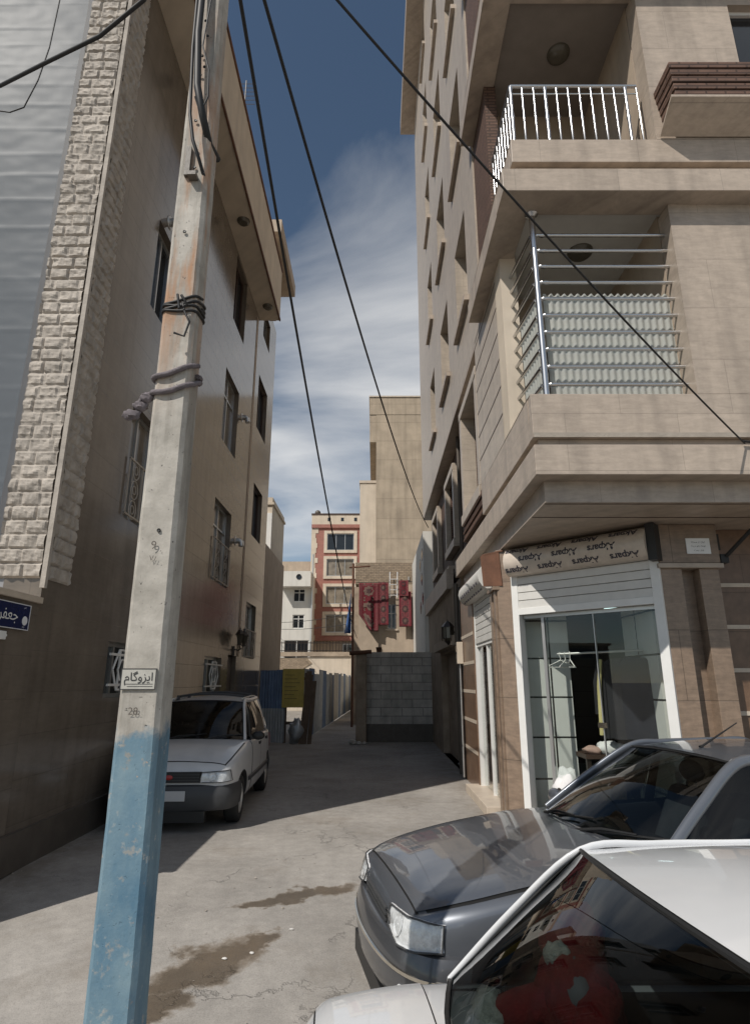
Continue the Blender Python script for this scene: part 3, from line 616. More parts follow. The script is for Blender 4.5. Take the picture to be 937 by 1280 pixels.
q = MB(); q.prism([(1.72, 13.19, 3.2), (1.72, 8.5, 3.2), (1.98, 8.22, 3.2), (3.3, 6.98, 3.2), (6.5, 7.02, 3.2), (6.5, 13.19, 3.2)], (0, 0, .2)); q.build('shop_ceiling', 'interior_wall', right)
q = MB(); q.box(1.95, 2.62, 8.34, 8.42, .1, 3.2); q.build('tile_partition', 'tile_white', right)
q = MB(); q.box(3.20, 3.30, 7.0, 7.9, .1, 3.2); q.build('tile_return', 'tile_white', right)
# white jambs, glazing, threshold
for a, b in ((-.02, .075), (cl - .085, cl + .02)): q = MB(); q.fbox(CB, a, b, -.05, 3.1, -.12, .03); q.build('shop_jamb', 'white_paint', right, bevel=.004)
gl = MB(); gl.fbox(CB, .08, cl - .09, .16, 2.56, -.10, -.092); go = gl.build('shop_glazing', 'glass_shop', right)
q = MB(); q.fbox(CB, .08, cl - .09, 2.50, 2.545, -.12, -.07); q.fbox(CB, .33, .37, .12, 2.52, -.115, -.075); q.fbox(CB, 1.02, 1.03, .12, 2.52, -.11, -.08); q.fbox(CB, .08, cl - .09, .10, .16, -.12, -.07); q.build('glazing_frame', 'aluminium', go)
q = MB(); q.fbox(CB, .97, 1.08, 1.18, 1.24, -.085, -.06); q.build('door_lock', 'chrome', go)
q = MB(); q.fbox(CB, -.05, cl + .05, -.2, .10, -.5, .02); q.build('threshold', 'band_stone', right)
# roller shutter on the chamfer: curtain, bottom bar, film-wrapped box
sh = MB()
for k in range(5):
    z = 2.63 + k * .105
    for (a, b, d1) in ((z, z + .095, .02),): sh.fbox(CB, .06, cl - .07, a, b, -.03, d1 - .012 * 0)
    sh.prism([CB.p(.06, z + .095, .02), CB.p(cl - .07, z + .095, .02), CB.p(cl - .07, z + .105, -.01), CB.p(.06, z + .105, -.01)], CB.n * -.02)
so = sh.build('roller_shutter', 'shutter', right, bevel=.006)
q = MB(); q.fbox(CB, .06, cl - .07, 2.545, 2.63, -.03, .028); q.build('bottom_bar', 'white_paint', so, bevel=.004)
def box_prof(r=.20, h=.36):      # rounded front, flat back: (d, z)
    return [(-.12, 0), (.10, -.02), (.17, .02), (.215, .09), (.23, .17), (.21, .25), (.15, .32), (.06, h), (-.12, h)]
def shutter_box(B, u0, u1, z0, z1a, par, name, text=None, ink='film_ink', mat='film', rise=0.0):
    pr = box_prof(); bx = MB(); n = len(pr)
    r0 = [B.p(u0, z0 + z, d) for d, z in pr]; r1 = [B.p(u1, z0 + rise + z, d) for d, z in pr]
    bx.add(r0 + r1, [(i, (i + 1) % n, n + (i + 1) % n, n + i) for i in range(n)] + [tuple(range(n)), tuple(range(n, 2 * n))])
    o = bx.build(name, mat, par, smooth=38); return o, pr
bxo, pr = shutter_box(CB, .0, cl - .04, 3.07, 0, right, 'shutter_box')
# printed words on the wrapping film, upside down, following the curve of the box
arc = []; acc = 0.0
for (d0, a0), (d1, a1) in zip(pr[1:-1], pr[2:-1]): arc.append((acc, math.hypot(d1 - d0, a1 - a0), d0, a0, d1, a1)); acc += arc[-1][1]
def on_arc(s, off=.0035):
    for a0, ln, d0, z0, d1, z1 in arc:
        if s <= a0 + ln or a0 == arc[-1][0]:
            t = (s - a0) / ln; t = max(0, min(1.0, t)); nx, nz = (z1 - z0) / ln, -(d1 - d0) / ln
            return d0 + (d1 - d0) * t + nx * off, z0 + (z1 - z0) * t + nz * off
q = MB()
for row in range(3):
    for k in range(4):
        u_ = .18 + k * .47 + (row % 2) * .22; s_ = acc * (.20 + .27 * row)
        if u_ > cl - .25: continue
        def fn(x, y, u_=u_, s_=s_):
            d, z = on_arc(s_ - y); return CB.p(u_ - x, 3.07 + z, d + .001)
        put_text(q, fn, 'Akpars', .118, 0.0, 0, .0035)
q.build('film_print', 'film_ink', bxo)
q = MB(); q.fbox(CB, cl - .04, cl + .06, 3.02, 3.44, -.1, .16); q.build('box_bracket', 'black', right)
# corner pillar with ribs, lip and top channel
q = MB(); q.add([(1.66, 8.56, 0), (1.66, 8.16, 0), (1.84, 8.05, 0), (1.98, 8.2, 0), (1.98, 8.56, 0)] + [(1.66, 8.56, 3.45), (1.66, 8.16, 3.45), (1.84, 8.05, 3.45), (1.98, 8.2, 3.45), (1.98, 8.56, 3.45)], [(0, 1, 2, 3, 4), (5, 6, 7, 8, 9)] + [(i, (i + 1) % 5, 5 + (i + 1) % 5, 5 + i) for i in range(5)])
pil = q.build('corner_pillar', 'brown_stone_plain', right, bevel=.006)
q = MB(); q.box(1.63, 1.661, 8.42, 8.56, .02, 2.9); q.box(1.63, 1.661, 8.2, 8.30, .02, 2.9); q.box(1.60, 1.70, 8.14, 8.60, 2.9, 2.95); q.build('pillar_rib', 'brown_stone_plain', pil, bevel=.004)
q = MB(); q.prism([(1.72, 8.1, 2.95), (1.5, 8.3, 2.97), (1.48, 8.32, 3.40), (1.70, 8.12, 3.42)], (.03, .03, 0)); q.prism([(1.50, 8.30, 3.40), (1.75, 8.07, 3.42), (1.80, 8.2, 3.42), (1.58, 8.42, 3.40)], (0, 0, .02)); q.build('channel_bracket', 'rust', right)
# alley-side shop window
SB = Basis((1.70, 0, 0), (0, 1, 0), (-1, 0, 0))
q = MB(); q.fbox(SB, 8.56, 8.62, .12, 3.05, -.08, .02); q.fbox(SB, 10.28, 10.36, .12, 3.05, -.08, .02); q.fbox(SB, 9.42, 9.46, .12, 2.3, -.06, -.01); q.fbox(SB, 8.62, 10.28, 2.25, 2.30, -.06, 0); q.build('side_window_frame', 'white_paint', right)
q = MB(); q.fbox(SB, 8.62, 10.28, .14, 2.27, -.045, -.038); q.build('side_glazing', 'glass_shop', right)
q = MB(); q.box(1.95, 2.0, 9.75, 10.18, .12, 2.4); q.build('display_panel', 'tile_white', right)
sh = MB()
for k in range(7): sh.fbox(SB, 8.62, 10.28, 2.30 + k * .105, 2.395 + k * .105, -.03, .012 if k else .018)
so2 = sh.build('roller_shutter', 'shutter', right, bevel=.006)
b2, _ = shutter_box(SB, 8.55, 10.62, 3.0, 0, right, 'shutter_box', mat='shutter')
q = MB()
for row in range(2):
    for k in range(9):
        u_ = 8.75 + k * .2; d, z = on_arc(acc * (.12 + row * .2)); q.fbox(SB, u_, u_ + .09, 3.0 + z - .02, 3.0 + z + .02, d - .01, d + .002)
q.build('film_print', 'film_ink', b2)
q = MB(); q.box(1.46, 1.95, 8.62, 10.5, -.05, .12); q.build('window_sill', 'band_stone', right, bevel=.006)
# far pier with light bands
q = MB(); q.fbox(SB, 10.36, 11.84, 0, 3.45, -.25, .04); q.build('shop_pier', 'brown_stone', right)
q = MB()
for z in (.55, 1.03, 1.51, 1.99, 2.47): q.fbox(SB, 10.38, 11.82, z, z + .055, .0405, .046)
q.build('stone_band', 'band_stone', right)
q = MB(); q.fbox(SB, 11.80, 11.87, 0, 3.5, -.1, .06); q.build('edge_strip', 'black', right)
# front pilasters and banded wall
PB = Basis((0, 6.75, 0), (1, 0, 0), (0, -1, 0))
q = MB(); q.fbox(PB, 3.24, 3.92, -.2, 3.45, -.30, -.16); q.fbox(PB, 3.24, 3.48, -.2, 2.94, -.16, 0); q.fbox(PB, 3.68, 3.90, -.2, 2.94, -.16, 0); q.fbox(PB, 3.22, 3.92, 2.99, 3.45, -.16, .03); q.build('front_pilaster', 'brown_stone_plain', right, bevel=.005)
q = MB(); q.fbox(PB, 3.20, 3.94, 2.94, 2.99, -.16, .05); q.build('pilaster_lip', 'travertine', right)
q = MB(); q.fbox(PB, 3.92, XE, -.2, 3.45, -.35, -.24); q.build('banded_wall', 'brown_stone', right)
q = MB()
for z in (.38, .86, 1.34, 1.80, 2.28, 2.76): q.fbox(PB, 3.93, XE, z, z + .045, -.2395, -.225)
q.build('stone_band', 'band_stone', right)
q = MB(); q.fbox(PB, 3.55, 3.82, 3.10, 3.28, .031, .045); pq = q.build('wall_plaque', 'sign_white', right)
q = MB(); rnd = random.Random(3)
put_text(q, lambda x, y: PB.p(3.685 + x, 3.235 + y, .047), '\uFE94\uFE91\uFE8E\uFEA4\uFEBB \uFEAF\uFE8D \uFEE9\uFEAF\uFE8E\uFE9F\uFE8D', .028)
put_text(q, lambda x, y: PB.p(3.685 + x, 3.19 + y, .047), '\uFE94\uFE9F\uFEAD\uFEA9 \uFEEE\uFEE0\uFE9F \uFE94\uFEB7\uFEEE\uFE97', .028)
put_text(q, lambda x, y: PB.p(3.685 + x, 3.14 + y, .047), '\uFE9A\uFEA4\uFE91 \uFEE9\uFEAD\uFE8E\uFEB7', .028)
q.build('lettering', 'ink', pq)
q = MB(); q.tube([(4.0, 6.72, 3.08), (4.12, 6.4, 3.3), (4.28, 6.2, 3.44)], .022, 8); q.box(3.93, 4.02, 6.72, 6.98, 3.0, 3.1); q.build('wall_bracket', 'black', right)
# balcony railings
def baluster_rail(z0, par):
    rl = MB(); rl.tube([(1.68, 5.76, z0 + .96), (3.24, 5.76, z0 + .96)], .022, 12); rl.tube([(1.68, 5.76, z0 + .96), (1.68, 7.1, z0 + .96)], .022, 12)
    for zz in (.84, .08): rl.tube([(1.68, 5.76, z0 + zz), (3.24, 5.76, z0 + zz)], .009, 8); rl.tube([(1.68, 5.76, z0 + zz), (1.68, 7.1, z0 + zz)], .009, 8)
    r = rl.build('balcony_rail', 'steel', par, smooth=40)
    pts = [(1.68 + .142 * k, 5.76) for k in range(12)] + [(1.68, 5.90 + .142 * k) for k in range(9)]
    for k, (x, y) in enumerate(pts):
        th = .020 if k in (0, 3, 10) else .0125
        b = MB(); b.tube([(x, y, z0), (x, y, z0 + .05), (x, y, z0 + .06), (x, y, z0 + .42), (x, y, z0 + .47), (x, y, z0 + .52), (x, y, z0 + .88), (x, y, z0 + .93)], [th * 1.5, th * 1.5, th, th, th * 1.35, th, th, th * 1.4], 10); b.build('baluster', 'steel', r, smooth=40)
for z in LEV[1:3]: baluster_rail(z + .93, right)
# first-floor balcony: corner post, eleven bars each way, corrugated fibreglass behind
q = MB(); q.tube([(1.82, 5.80, 4.56), (1.82, 5.80, 6.96)], .034, 16); q.lathe((1.82, 5.8, 6.96), (0, 0, -1), [(.075, 0), (.075, .03), (.034, .06)], 16); cp = q.build('corner_post', 'steel', right, smooth=40)
for k in range(10):
    z = 4.75 + k * .211
    q = MB(); q.tube([(1.85, 5.80, z), (1.87, 5.80, z), (1.875, 5.80, z), (1.93, 5.80, z), (1.94, 5.8, z), (3.34, 5.80, z)], [.016, .028, .019, .026, .021, .021], 10); q.build('guard_bar', 'steel', right, smooth=40)
    q = MB(); q.tube([(1.80, 5.83, z), (1.79, 5.87, z), (1.72, 6.58, z)], [.026, .021, .021], 10); q.build('guard_bar', 'steel', right, smooth=40)
def corr(x0, y0, x1, y1, par):
    p0, p1 = Vector((x0, y0, 0)), Vector((x1, y1, 0)); L_ = (p1 - p0).length; nrm = (p1 - p0).normalized().cross(Z)
    q = MB(); q.grid(lambda a, b: p0.lerp(p1, a) + nrm * (.0075 * math.sin(a * L_ / .076 * 2 * math.pi)) + Z * (4.57 + (1.36 + .012 * math.sin(a * L_ / .076 * 2 * math.pi)) * b), int(L_ / .076 * 10), 10)
    q.build('corrugated_screen', 'fibreglass', par, smooth=70, recalc=False)
corr(1.90, 5.90, 3.33, 5.90, right); corr(1.86, 5.93, 1.80, 6.56, right)

# ---------------------------------------------------------------- shop contents
rod = MB(); rod.tube([(2.35, 7.95, 2.04), (3.19, 7.35, 2.06)], .014, 8); props(rod.build('clothes_rail', 'aluminium', smooth=40), 'metal clothes rail across the shop window holding hangers and coats', 'rail')
def hanger_at(p, ang, label, mat='frame_white'):
    c, s = math.cos(ang), math.sin(ang); f = lambda u, z: (p[0] + u * c, p[1] + u * s, p[2] + z); q = MB()
    q.tube([f(.02, -.0), f(.0, .02), f(-.02, 0), f(0, -.05), f(0, -.08)], .005, 6); q.tube([f(0, -.08), f(.21, -.17), f(-.21, -.17), f(0, -.08)], .006, 6)
    return props(q.build('clothes_hanger', mat, smooth=40), label, 'hanger', 'hangers on the shop rail')
for k, (t, ang, lab) in enumerate(((.03, .2, 'white wire hanger at the left end of the shop rail'), (.09, .9, 'second wire hanger from the left end of the shop rail'), (.15, 1.5, 'inmost wire hanger turned edge on beside the two others'))):
    p = Vector((2.35, 7.95, 2.045)).lerp(Vector((3.19, 7.35, 2.065)), t); hanger_at(p, ang, lab)
def coat(p, ang, mat, trim, label):
    t = thing('hanging_coat', p, label, 'coat', 'coats on the shop rail', ang); q = MB(); n = 18
    def fn(a, b):
        th = 2 * math.pi * a; zz = -.07 - b * .92; wv = .22 + .05 * b if b > .06 else .10 + 2 * b; dp = .07 + .03 * b
        fold = 1 + .07 * math.sin(7 * th + 2 * b) * b
        return (wv * math.cos(th) * fold, dp * math.sin(th) * fold, zz)
    q.grid(fn, 36, 18); q.build('coat_body', mat, t, smooth=60, local=True)
    for s in (-1, 1): b = MB(); b.tube([(s * .2, 0, -.1), (s * .27, .02, -.35), (s * .29, .03, -.72)], [.06, .062, .05], 10); b.build('sleeve', mat, t, smooth=50, local=True)
    if trim: b = MB(); b.tube([(-.2, -.06, -.08), (-.235, -.09, -.4), (-.25, -.10, -.95)], [.022, .028, .03], 8); b.build('lining', trim, t, smooth=50, local=True)
    return t
coat((2.95, 7.50, 2.04), R(-35), 'cloth_dark', 'cloth_yellow', 'black coat with pale yellow edge on the shop rail')
coat((3.10, 7.38, 2.05), R(-30), 'cloth_navy', None, 'dark navy coat hanging closest to the right jamb')
for p, q_, lab in (((4.25, 11.2, 3.02), (4.62, 10.4, 3.02), 'slanting lit fluorescent tube under the shop ceiling above the coats'), ((3.72, 12.6, 2.82), (3.95, 12.6, 2.82), 'short lit tube deeper inside the shop above the hangers')):
    t = thing('tube_lamp', p, lab, 'lamp', 'tube lamps in the shop'); b = MB(); b.tube([p, q_], .028, 10); b.build('tube', 'lamp_lit', t, smooth=50)
    b = MB(); b.tube([Vector(p) + Z * .045, Vector(q_) + Z * .045], .03, 6); b.tube([Vector(p) + Z * .06, Vector(p) + Z * .12], .008, 6); b.tube([Vector(q_) + Z * .06, Vector(q_) + Z * .12], .008, 6); b.build('lamp_holder', 'white_paint', t)
tb = thing('work_table', (2.95, 8.3, .1), 'dark work table inside the shop carrying a heap of cloth', 'table')
q = MB(); q.box(2.6, 3.15, 7.95, 8.75, .78, .83); q.build('table_top', 'frame_brown', tb)
for x in (2.64, 3.1):
    for y in (8.0, 8.7): q = MB(); q.box(x - .025, x + .025, y - .025, y + .025, .1, .78); q.build('leg', 'brown_metal', tb)
q = MB(); q.ball((2.72, 8.05, .87), .10, 1.2, 1, .55, 10, None, 0, .4); props(q.build('folded_cloth', 'cloth_pink', smooth=80), 'small pinkish bundle of cloth on the shop table', 'cloth')
q = MB(); q.ball((2.95, 8.05, .90), .13, 1.3, .9, .6, 10, None, 0, .5); props(q.build('plastic_bag', 'cloth_white', smooth=80), 'crumpled pale plastic bag on the shop table', 'bag')
bx = thing('carton', (2.72, 7.55, .1), 'open brown carton standing low behind the shop glass', 'box'); q = MB(); q.box(2.56, 2.86, 7.45, 7.7, .1, .62); q.build('carton_body', 'cardboard', bx, bevel=.004)
q = MB(); q.prism([(2.56, 7.45, .62), (2.86, 7.45, .62), (2.88, 7.36, .72), (2.54, 7.36, .72)], (0, .008, 0)); q.build('flap', 'cardboard', bx)
q = MB(); q.ball((2.32, 7.85, .40), .17, 1.0, .8, 1.7, 12, None, 0, .35); props(q.build('sack', 'cloth_white', smooth=80), 'white bulging sack on the floor against the tiled partition', 'sack')

# lantern on the right wall, meter box
ln = thing('wall_lantern', (1.6, 13.3, 2.5), 'black six sided lantern beside the garage opening on the right', 'lantern')
q = MB(); q.lathe((1.50, 12.6, 2.5), (0, 0, 1), [(.05, 0), (.11, .06), (.115, .28), (.05, .285)], 6); q.build('lamp_glass', 'lamp_glass', ln)
q = MB(); q.lathe((1.50, 12.6, 2.78), (0, 0, 1), [(.145, 0), (.06, .10), (.015, .13), (0, .17)], 6); q.lathe((1.50, 12.6, 2.5), (0, 0, -1), [(.08, 0), (.03, .05), (0, .09)], 6)
for k in range(6):
    a = k * math.pi / 3; q.tube([(1.50 + .115 * math.cos(a), 12.6 + .115 * math.sin(a), 2.5), (1.50 + .12 * math.cos(a), 12.6 + .12 * math.sin(a), 2.8)], .009, 5)
q.tube([(1.7, 12.6, 2.6), (1.6, 12.6, 2.72), (1.5, 12.6, 2.9)], .014, 6); q.build('lamp_cage', 'brown_metal', ln)
mt = thing('meter_box', (1.62, 11.7, 2.0), 'narrow cream meter box fixed to the edge of the shop pier', 'meter box')
q = MB(); q.box(1.54, 1.655, 11.58, 11.76, 2.02, 2.42); mb_ = q.build('box_body', 'plaster_cream', mt, bevel=.008)
q = MB(); q.box(1.535, 1.541, 11.61, 11.73, 2.2, 2.36); q.build('dial_window', 'pane_dark', mt)
q = MB(); q.tube([(1.60, 11.66, .05), (1.60, 11.66, 2.02)], .018, 8); q.build('conduit', 'aluminium', mt, smooth=40)

# ---------------------------------------------------------------- end of the alley
bwk = thing('block_wall', (.7, 18.8, 0), 'grey concrete block wall in shade closing the right half of the alley', 'wall')
q = MB(); q.box(-.25, 1.70, 18.7, 18.9, 0.5, 2.56); q.build('blockwork', 'block', bwk)
q = MB(); q.box(-.25, 1.70, 18.66, 18.9, 0, .5); q.build('base_course', 'plinth_stone', bwk)
q = MB(); q.box(-.55, -.251, 18.2, 18.75, 0, 2.55); q.build('end_pillar', 'plaster_old', bwk, bevel=.02)
q = MB(); q.tube([(-.75, 18.15, 2.5), (-.1, 18.15, 2.55)], .06, 10); q.build('rail_pipe', 'rust', bwk, smooth=40)
for k, (x, y, r) in enumerate(((-.62, 18.0, .09), (-.45, 17.95, .06), (-.3, 18.02, .05))):
    q = MB(); q.ball((x, y, r * .7), r, 1.2, 1, .8, 8, None, 0, .6); props(q.build('rubble_stone', 'block', smooth=50), ('largest lump of rubble at the foot of the dark pillar', 'middle lump of rubble at the foot of the dark pillar', 'smallest lump of rubble at the foot of the dark pillar')[k], 'rubble', 'rubble at the pillar')
q = MB(); q.lathe((.12, 18.78, 2.56), (0, 0, 1), [(0, 0), (.07, 0), (.09, .13), (.10, .14), (.08, .15), (0, .12)], 14); props(q.build('flower_pot', 'rust', smooth=40), 'dark little flower pot on top of the block wall', 'pot')

ch = thing('rear_house', (.6, 27, 0), 'small plastered house with raw brick top where carpets hang', 'house')
CHB = Basis((0, 26, 0), (1, 0, 0), (0, -1, 0)); hw = [(.51, .90, 3.87, 4.92)]
q = wall_grid(MB(), CHB, -.70, 2.06, 0, 5.77, hw, .15, 4.0); q.build('wall', 'plaster_warm', ch)
q = MB(); q.fbox(CHB, -.85, 2.06, 5.772, 6.73, -4, .0); q.build('brick_top', 'old_brick', ch)
window(ch, CHB, *hw[0], .10, frame='frame_white', mull=1, transom=.62)
q = MB(); q.fbox(CHB, .43, .98, 3.79, 3.86, .0, .06); q.build('sill', 'band_stone', ch)
q = MB(); q.fbox(CHB, -.90, -.701, 0, 5.66, -1.5, -.05); q.build('side_wall', 'plaster_old', ch)
q = MB(); q.tube([CHB.p(1.83, 2.72, .05), CHB.p(1.83, 5.43, .05)], .035, 8); q.tube([CHB.p(1.47, 5.94, .02), CHB.p(1.47, 6.1, .02)], .04, 8); q.build('drain_pipe', 'aluminium', ch, smooth=40)
rail = MB(); rail.tube([(-.8, 25.68, 5.79), (1.6, 25.68, 5.84)], .012, 6); props(rail.build('drying_line', 'cable'), 'thin drying line along the rear house carrying the carpets', 'line')
def carpet(x0, x1, z0, z1, y, label, base, medal, cut=None):
    t = thing('carpet', ((x0 + x1) / 2, y, z0), label, 'carpet', 'carpets hung out on the rear house'); w_, h_ = x1 - x0, z1 - z0
    def pt(a, b, off=0):
        bb = b
        if cut: bb = b * (1 - cut * max(0, 1 - a * 1.6)) + cut * max(0, 1 - a * 1.6) * 1.0 if b < .5 else b
        return (x0 + w_ * a, y + .02 * math.sin(a * 9 + x0) - off + .05 * (1 - b) * math.sin(a * 4), z0 + h_ * bb)
    q = MB(); q.grid(lambda a, b: pt(a, b), 14, 20); q.build('pile', base, t, smooth=80, solid=.02, recalc=False)
    def patch(a0, a1, b0, b1, off, m, nm):
        q = MB(); q.grid(lambda a, b: pt(a0 + (a1 - a0) * a, b0 + (b1 - b0) * b, off), 6, 8); q.build(nm, m, t, recalc=False)
    bm_ = .12
    q = MB()
    for a0, a1, b0, b1 in ((.03, .03 + bm_, .02, .98), (.97 - bm_, .97, .02, .98), (.03 + bm_, .97 - bm_, .02, .02 + bm_ * w_ / h_), (.03 + bm_, .97 - bm_, .98 - bm_ * w_ / h_, .98)):
        q.grid(lambda a, b: pt(a0 + (a1 - a0) * a, b0 + (b1 - b0) * b, .013), 8, 10)
    q.build('border', medal[0], t, recalc=False)
    nm_ = max(2, round(h_ / (w_ * .95)))
    q = MB()
    for k in range(nm_):
        b_c = (k + .5) / nm_; ra = .26; rb = .30 / nm_
        rim = [(.5 + ra * (1 + .12 * math.cos(8 * th)) * math.cos(th), b_c + rb * (1 + .12 * math.cos(8 * th)) * math.sin(th)) for th in lin(0, 2 * math.pi, 32)[:-1]]
        q.add([pt(.5, b_c, .016)] + [pt(a, b, .016) for a, b in rim], [(0, i + 1, (i + 1) % 32 + 1) for i in range(32)])
        q2 = MB(); q2.add([pt(.5, b_c, .02)] + [pt(.5 + (a - .5) * .5, b_c + (b - b_c) * .5, .02) for a, b in rim], [(0, i + 1, (i + 1) % 32 + 1) for i in range(32)]); q2.build('medallion_heart', medal[2], t, recalc=False)
        for s in (-1, 1):
            for f_ in (-1, 1): q.add([pt(.5 + s * .22 + .05 * math.cos(th), b_c + f_ * .42 / nm_ + .05 * w_ / h_ * math.sin(th), .016) for th in lin(0, 2 * math.pi, 8)[:-1]], [tuple(range(8))])
    q.build('medallion', medal[1], t, recalc=False)
carpet(-.68, .14, 3.73, 5.77, 25.66, 'large dark red carpet with cream medallions on the rear house, leftmost', 'carpet_red', ('carpet_rose', 'carpet_cream', 'carpet_dark'), .35)
carpet(.14, .57, 3.98, 5.79, 25.64, 'narrow rose red runner between the big carpet and the small window', 'carpet_rose', ('carpet_red', 'carpet_dark', 'carpet_cream'))
carpet(1.02, 1.42, 5.2, 5.88, 25.57, 'short folded red rug hung over the top of another rug', 'carpet_red', ('carpet_rose', 'carpet_dark', 'carpet_rose'))
carpet(1.02, 1.54, 3.92, 5.41, 25.64, 'red rug hanging right of the small window below the short rug', 'carpet_rose', ('carpet_red', 'carpet_dark', 'carpet_cream'))
ld = MB(); 
for x in (.63, .95): ld.tube([(x, 25.72, 5.15), (x + .02, 25.8, 6.28)], .022, 6)
for k in range(4): ld.tube([(.63, 25.73, 5.26 + k * .23), (.95, 25.73, 5.26 + k * .23)], .014, 6)
props(ld.build('ladder', 'ladder_white'), 'short white ladder leaning between the hanging carpets', 'ladder')
tp = MB(); tp.grid(lambda a, b: (-.96 - .25 * (1 - b) * a - .02, 24.6 + .08 * math.sin(a * 8), 3.57 + 1.58 * b + .0 * a), 10, 10)
props(tp.build('tarpaulin', 'tarp_blue', smooth=80, solid=.01, recalc=False), 'blue tarpaulin hanging in a narrow strip beside the rear house', 'tarpaulin')
post = MB(); post.tube([(-.90, 24.75, 0), (-.90, 24.75, 6.45)], .05, 8); post.tube([(-1.07, 24.75, 6.28), (-.2, 24.75, 6.33)], .035, 6); props(post.build('service_post', 'rust', smooth=40), 'rusty service post with a crossbar at the corner of the rear house', 'post')

# tall blocks behind
tt = thing('tall_building', (1.5, 34, 0), 'tall windowless grey cement gable rising behind the carpets', 'building')
q = MB(); q.box(.07, 6, 32, 42, 0, 16.6); q.build('gable_wall', 'cement_grey', tt)
q = MB(); q.box(-.30, 6, 31.98, 42, 16.6, 17.7); q.build('parapet', 'cement_grey', tt); q = MB(); q.box(-.30, .068, 32.02, 42, 14.9, 16.59); q.build('corner_box', 'cement_grey', tt)
q = MB(); q.box(-.34, 6, 31.93, 42, 17.7, 17.78); q.build('coping', 'band_stone', tt)
ct = thing('rear_building', (-.4, 36, 0), 'narrow cream rendered block between the red building and the grey gable', 'building')
q = MB(); q.box(-.86, .06, 33, 43, 0, 12.75); q.build('wall', 'plaster_cream', ct); q = MB(); q.box(-.90, .06, 32.95, 43, 12.75, 12.9); q.build('coping', 'band_stone', ct)
rb = thing('red_building', (-2.7, 45, 0), 'four storey red tiled apartment block with cream framed windows', 'building')
RBB = Basis((0, 42, 0), (1, 0, 0), (0, -1, 0)); hr = [(-3.42, -1.50, z, z + 1.22) for z in (10.72, 8.86, 6.90, 4.95)] + [(-2.2, -1.3, 2.6, 4.2)]
q = wall_grid(MB(), RBB, -4.42, -.7, 4.4, 12.35, hr[:4], .12, 9); q.build('wall', 'red_tile', rb)
q = MB(); q.fbox(RBB, -4.42, -.7, 0, 4.399, -9, -.3); q.build('lower_wall', 'plaster_warm', rb)
q = MB(); q.fbox(RBB, -4.55, -.7, 12.60, 13.3, -9, .10); q.build('parapet', 'plaster_cream', rb); q = MB(); q.fbox(RBB, -4.55, -.7, 12.35, 12.60, -9, .12); q.build('cornice', 'red_tile', rb); q = MB(); q.fbox(RBB, -4.58, -.7, 13.3, 13.42, -9, .13); q.build('coping', 'frame_brown', rb)
q = MB()
for k in range(22): q.fbox(RBB, -4.55, -4.25 + .13 * (k % 3 == 0) + .06 * (k % 2), 4.4 + k * .36, 4.4 + (k + 1) * .36 - .002, -.3, .03)
q.build('quoin', 'plaster_cream', rb)
for k, (a, b, c, d) in enumerate(hr):
    wi = window(rb, RBB, a, b, c, d, .08 if k < 4 else .25, frame='aluminium', mull=2, pane='pane_curtain' if k in (1, 2, 3) else 'pane_dark')
    if k < 4:
        q = MB(); q.fbox(RBB, a - .22, b + .22, d, d + .2, .0, .08); q.fbox(RBB, a - .22, b + .22, c - .2, c, .0, .08); q.fbox(RBB, a - .22, a, c, d, .0, .08); q.fbox(RBB, b, b + .22, c, d, 0, .08); q.build('surround', 'plaster_cream', wi)
for k in range(3): q = MB(); q.fbox(RBB, -3.4 + k * .95, -3.2 + k * .95, 12.85, 13.1, .102, .12); q.build('vent', 'pane_dark', rb)
for x, r in ((-4.2, .22), (-3.9, .12), (-1.9, .10)): q = MB(); q.ball((x, 42.6, 13.42 + r), r, 1, 1, 1, 8); q.build('roof_tank', 'plinth_stone' if r > .2 else 'white_paint', rb, smooth=60)
wb = thing('white_building', (-5.5, 43, 0), 'plain white rendered house with a boxy top balcony left of the red block', 'house')
WBB = Basis((0, 40, 0), (1, 0, 0), (0, -1, 0)); hv = [(-5.42, -4.65, 6.80, 7.66), (-5.42, -4.65, 5.05, 5.95), (-5.9, -4.3, 2.2, 4.3)]
q = wall_grid(MB(), WBB, -7.2, -4.2, 0, 8.7, hv, .15, 8); q.build('wall', 'plaster_white', wb)
q = MB(); q.fbox(WBB, -6.2, -4.2, 7.70, 8.70, .001, .9); bl = q.build('balcony', 'plaster_white', wb)
q = MB(); q.lathe(WBB.p(-4.98, 8.32, .9), (0, -1, 0), [(.10, 0), (.16, .01), (.18, .03), (.0, .01)], 16); q.build('vent', 'pane_dark', wb)
q = MB(); q.fbox(WBB, -7.2, -4.2, 8.70, 10.1, -8, -3); q.build('upper_storey', 'plaster_warm', wb)
for a, b, c, d in hv: window(wb, WBB, a, b, c, d, .1, frame='frame_white', mull=1, transom=.7 if d < 8 and c > 4 else None)
dw = MB(); dw.tube([WBB.p(-4.16, 3.5, .1), WBB.p(-4.16, 10, .1)], .06, 8); dw.build('drain_pipe', 'aluminium', wb)

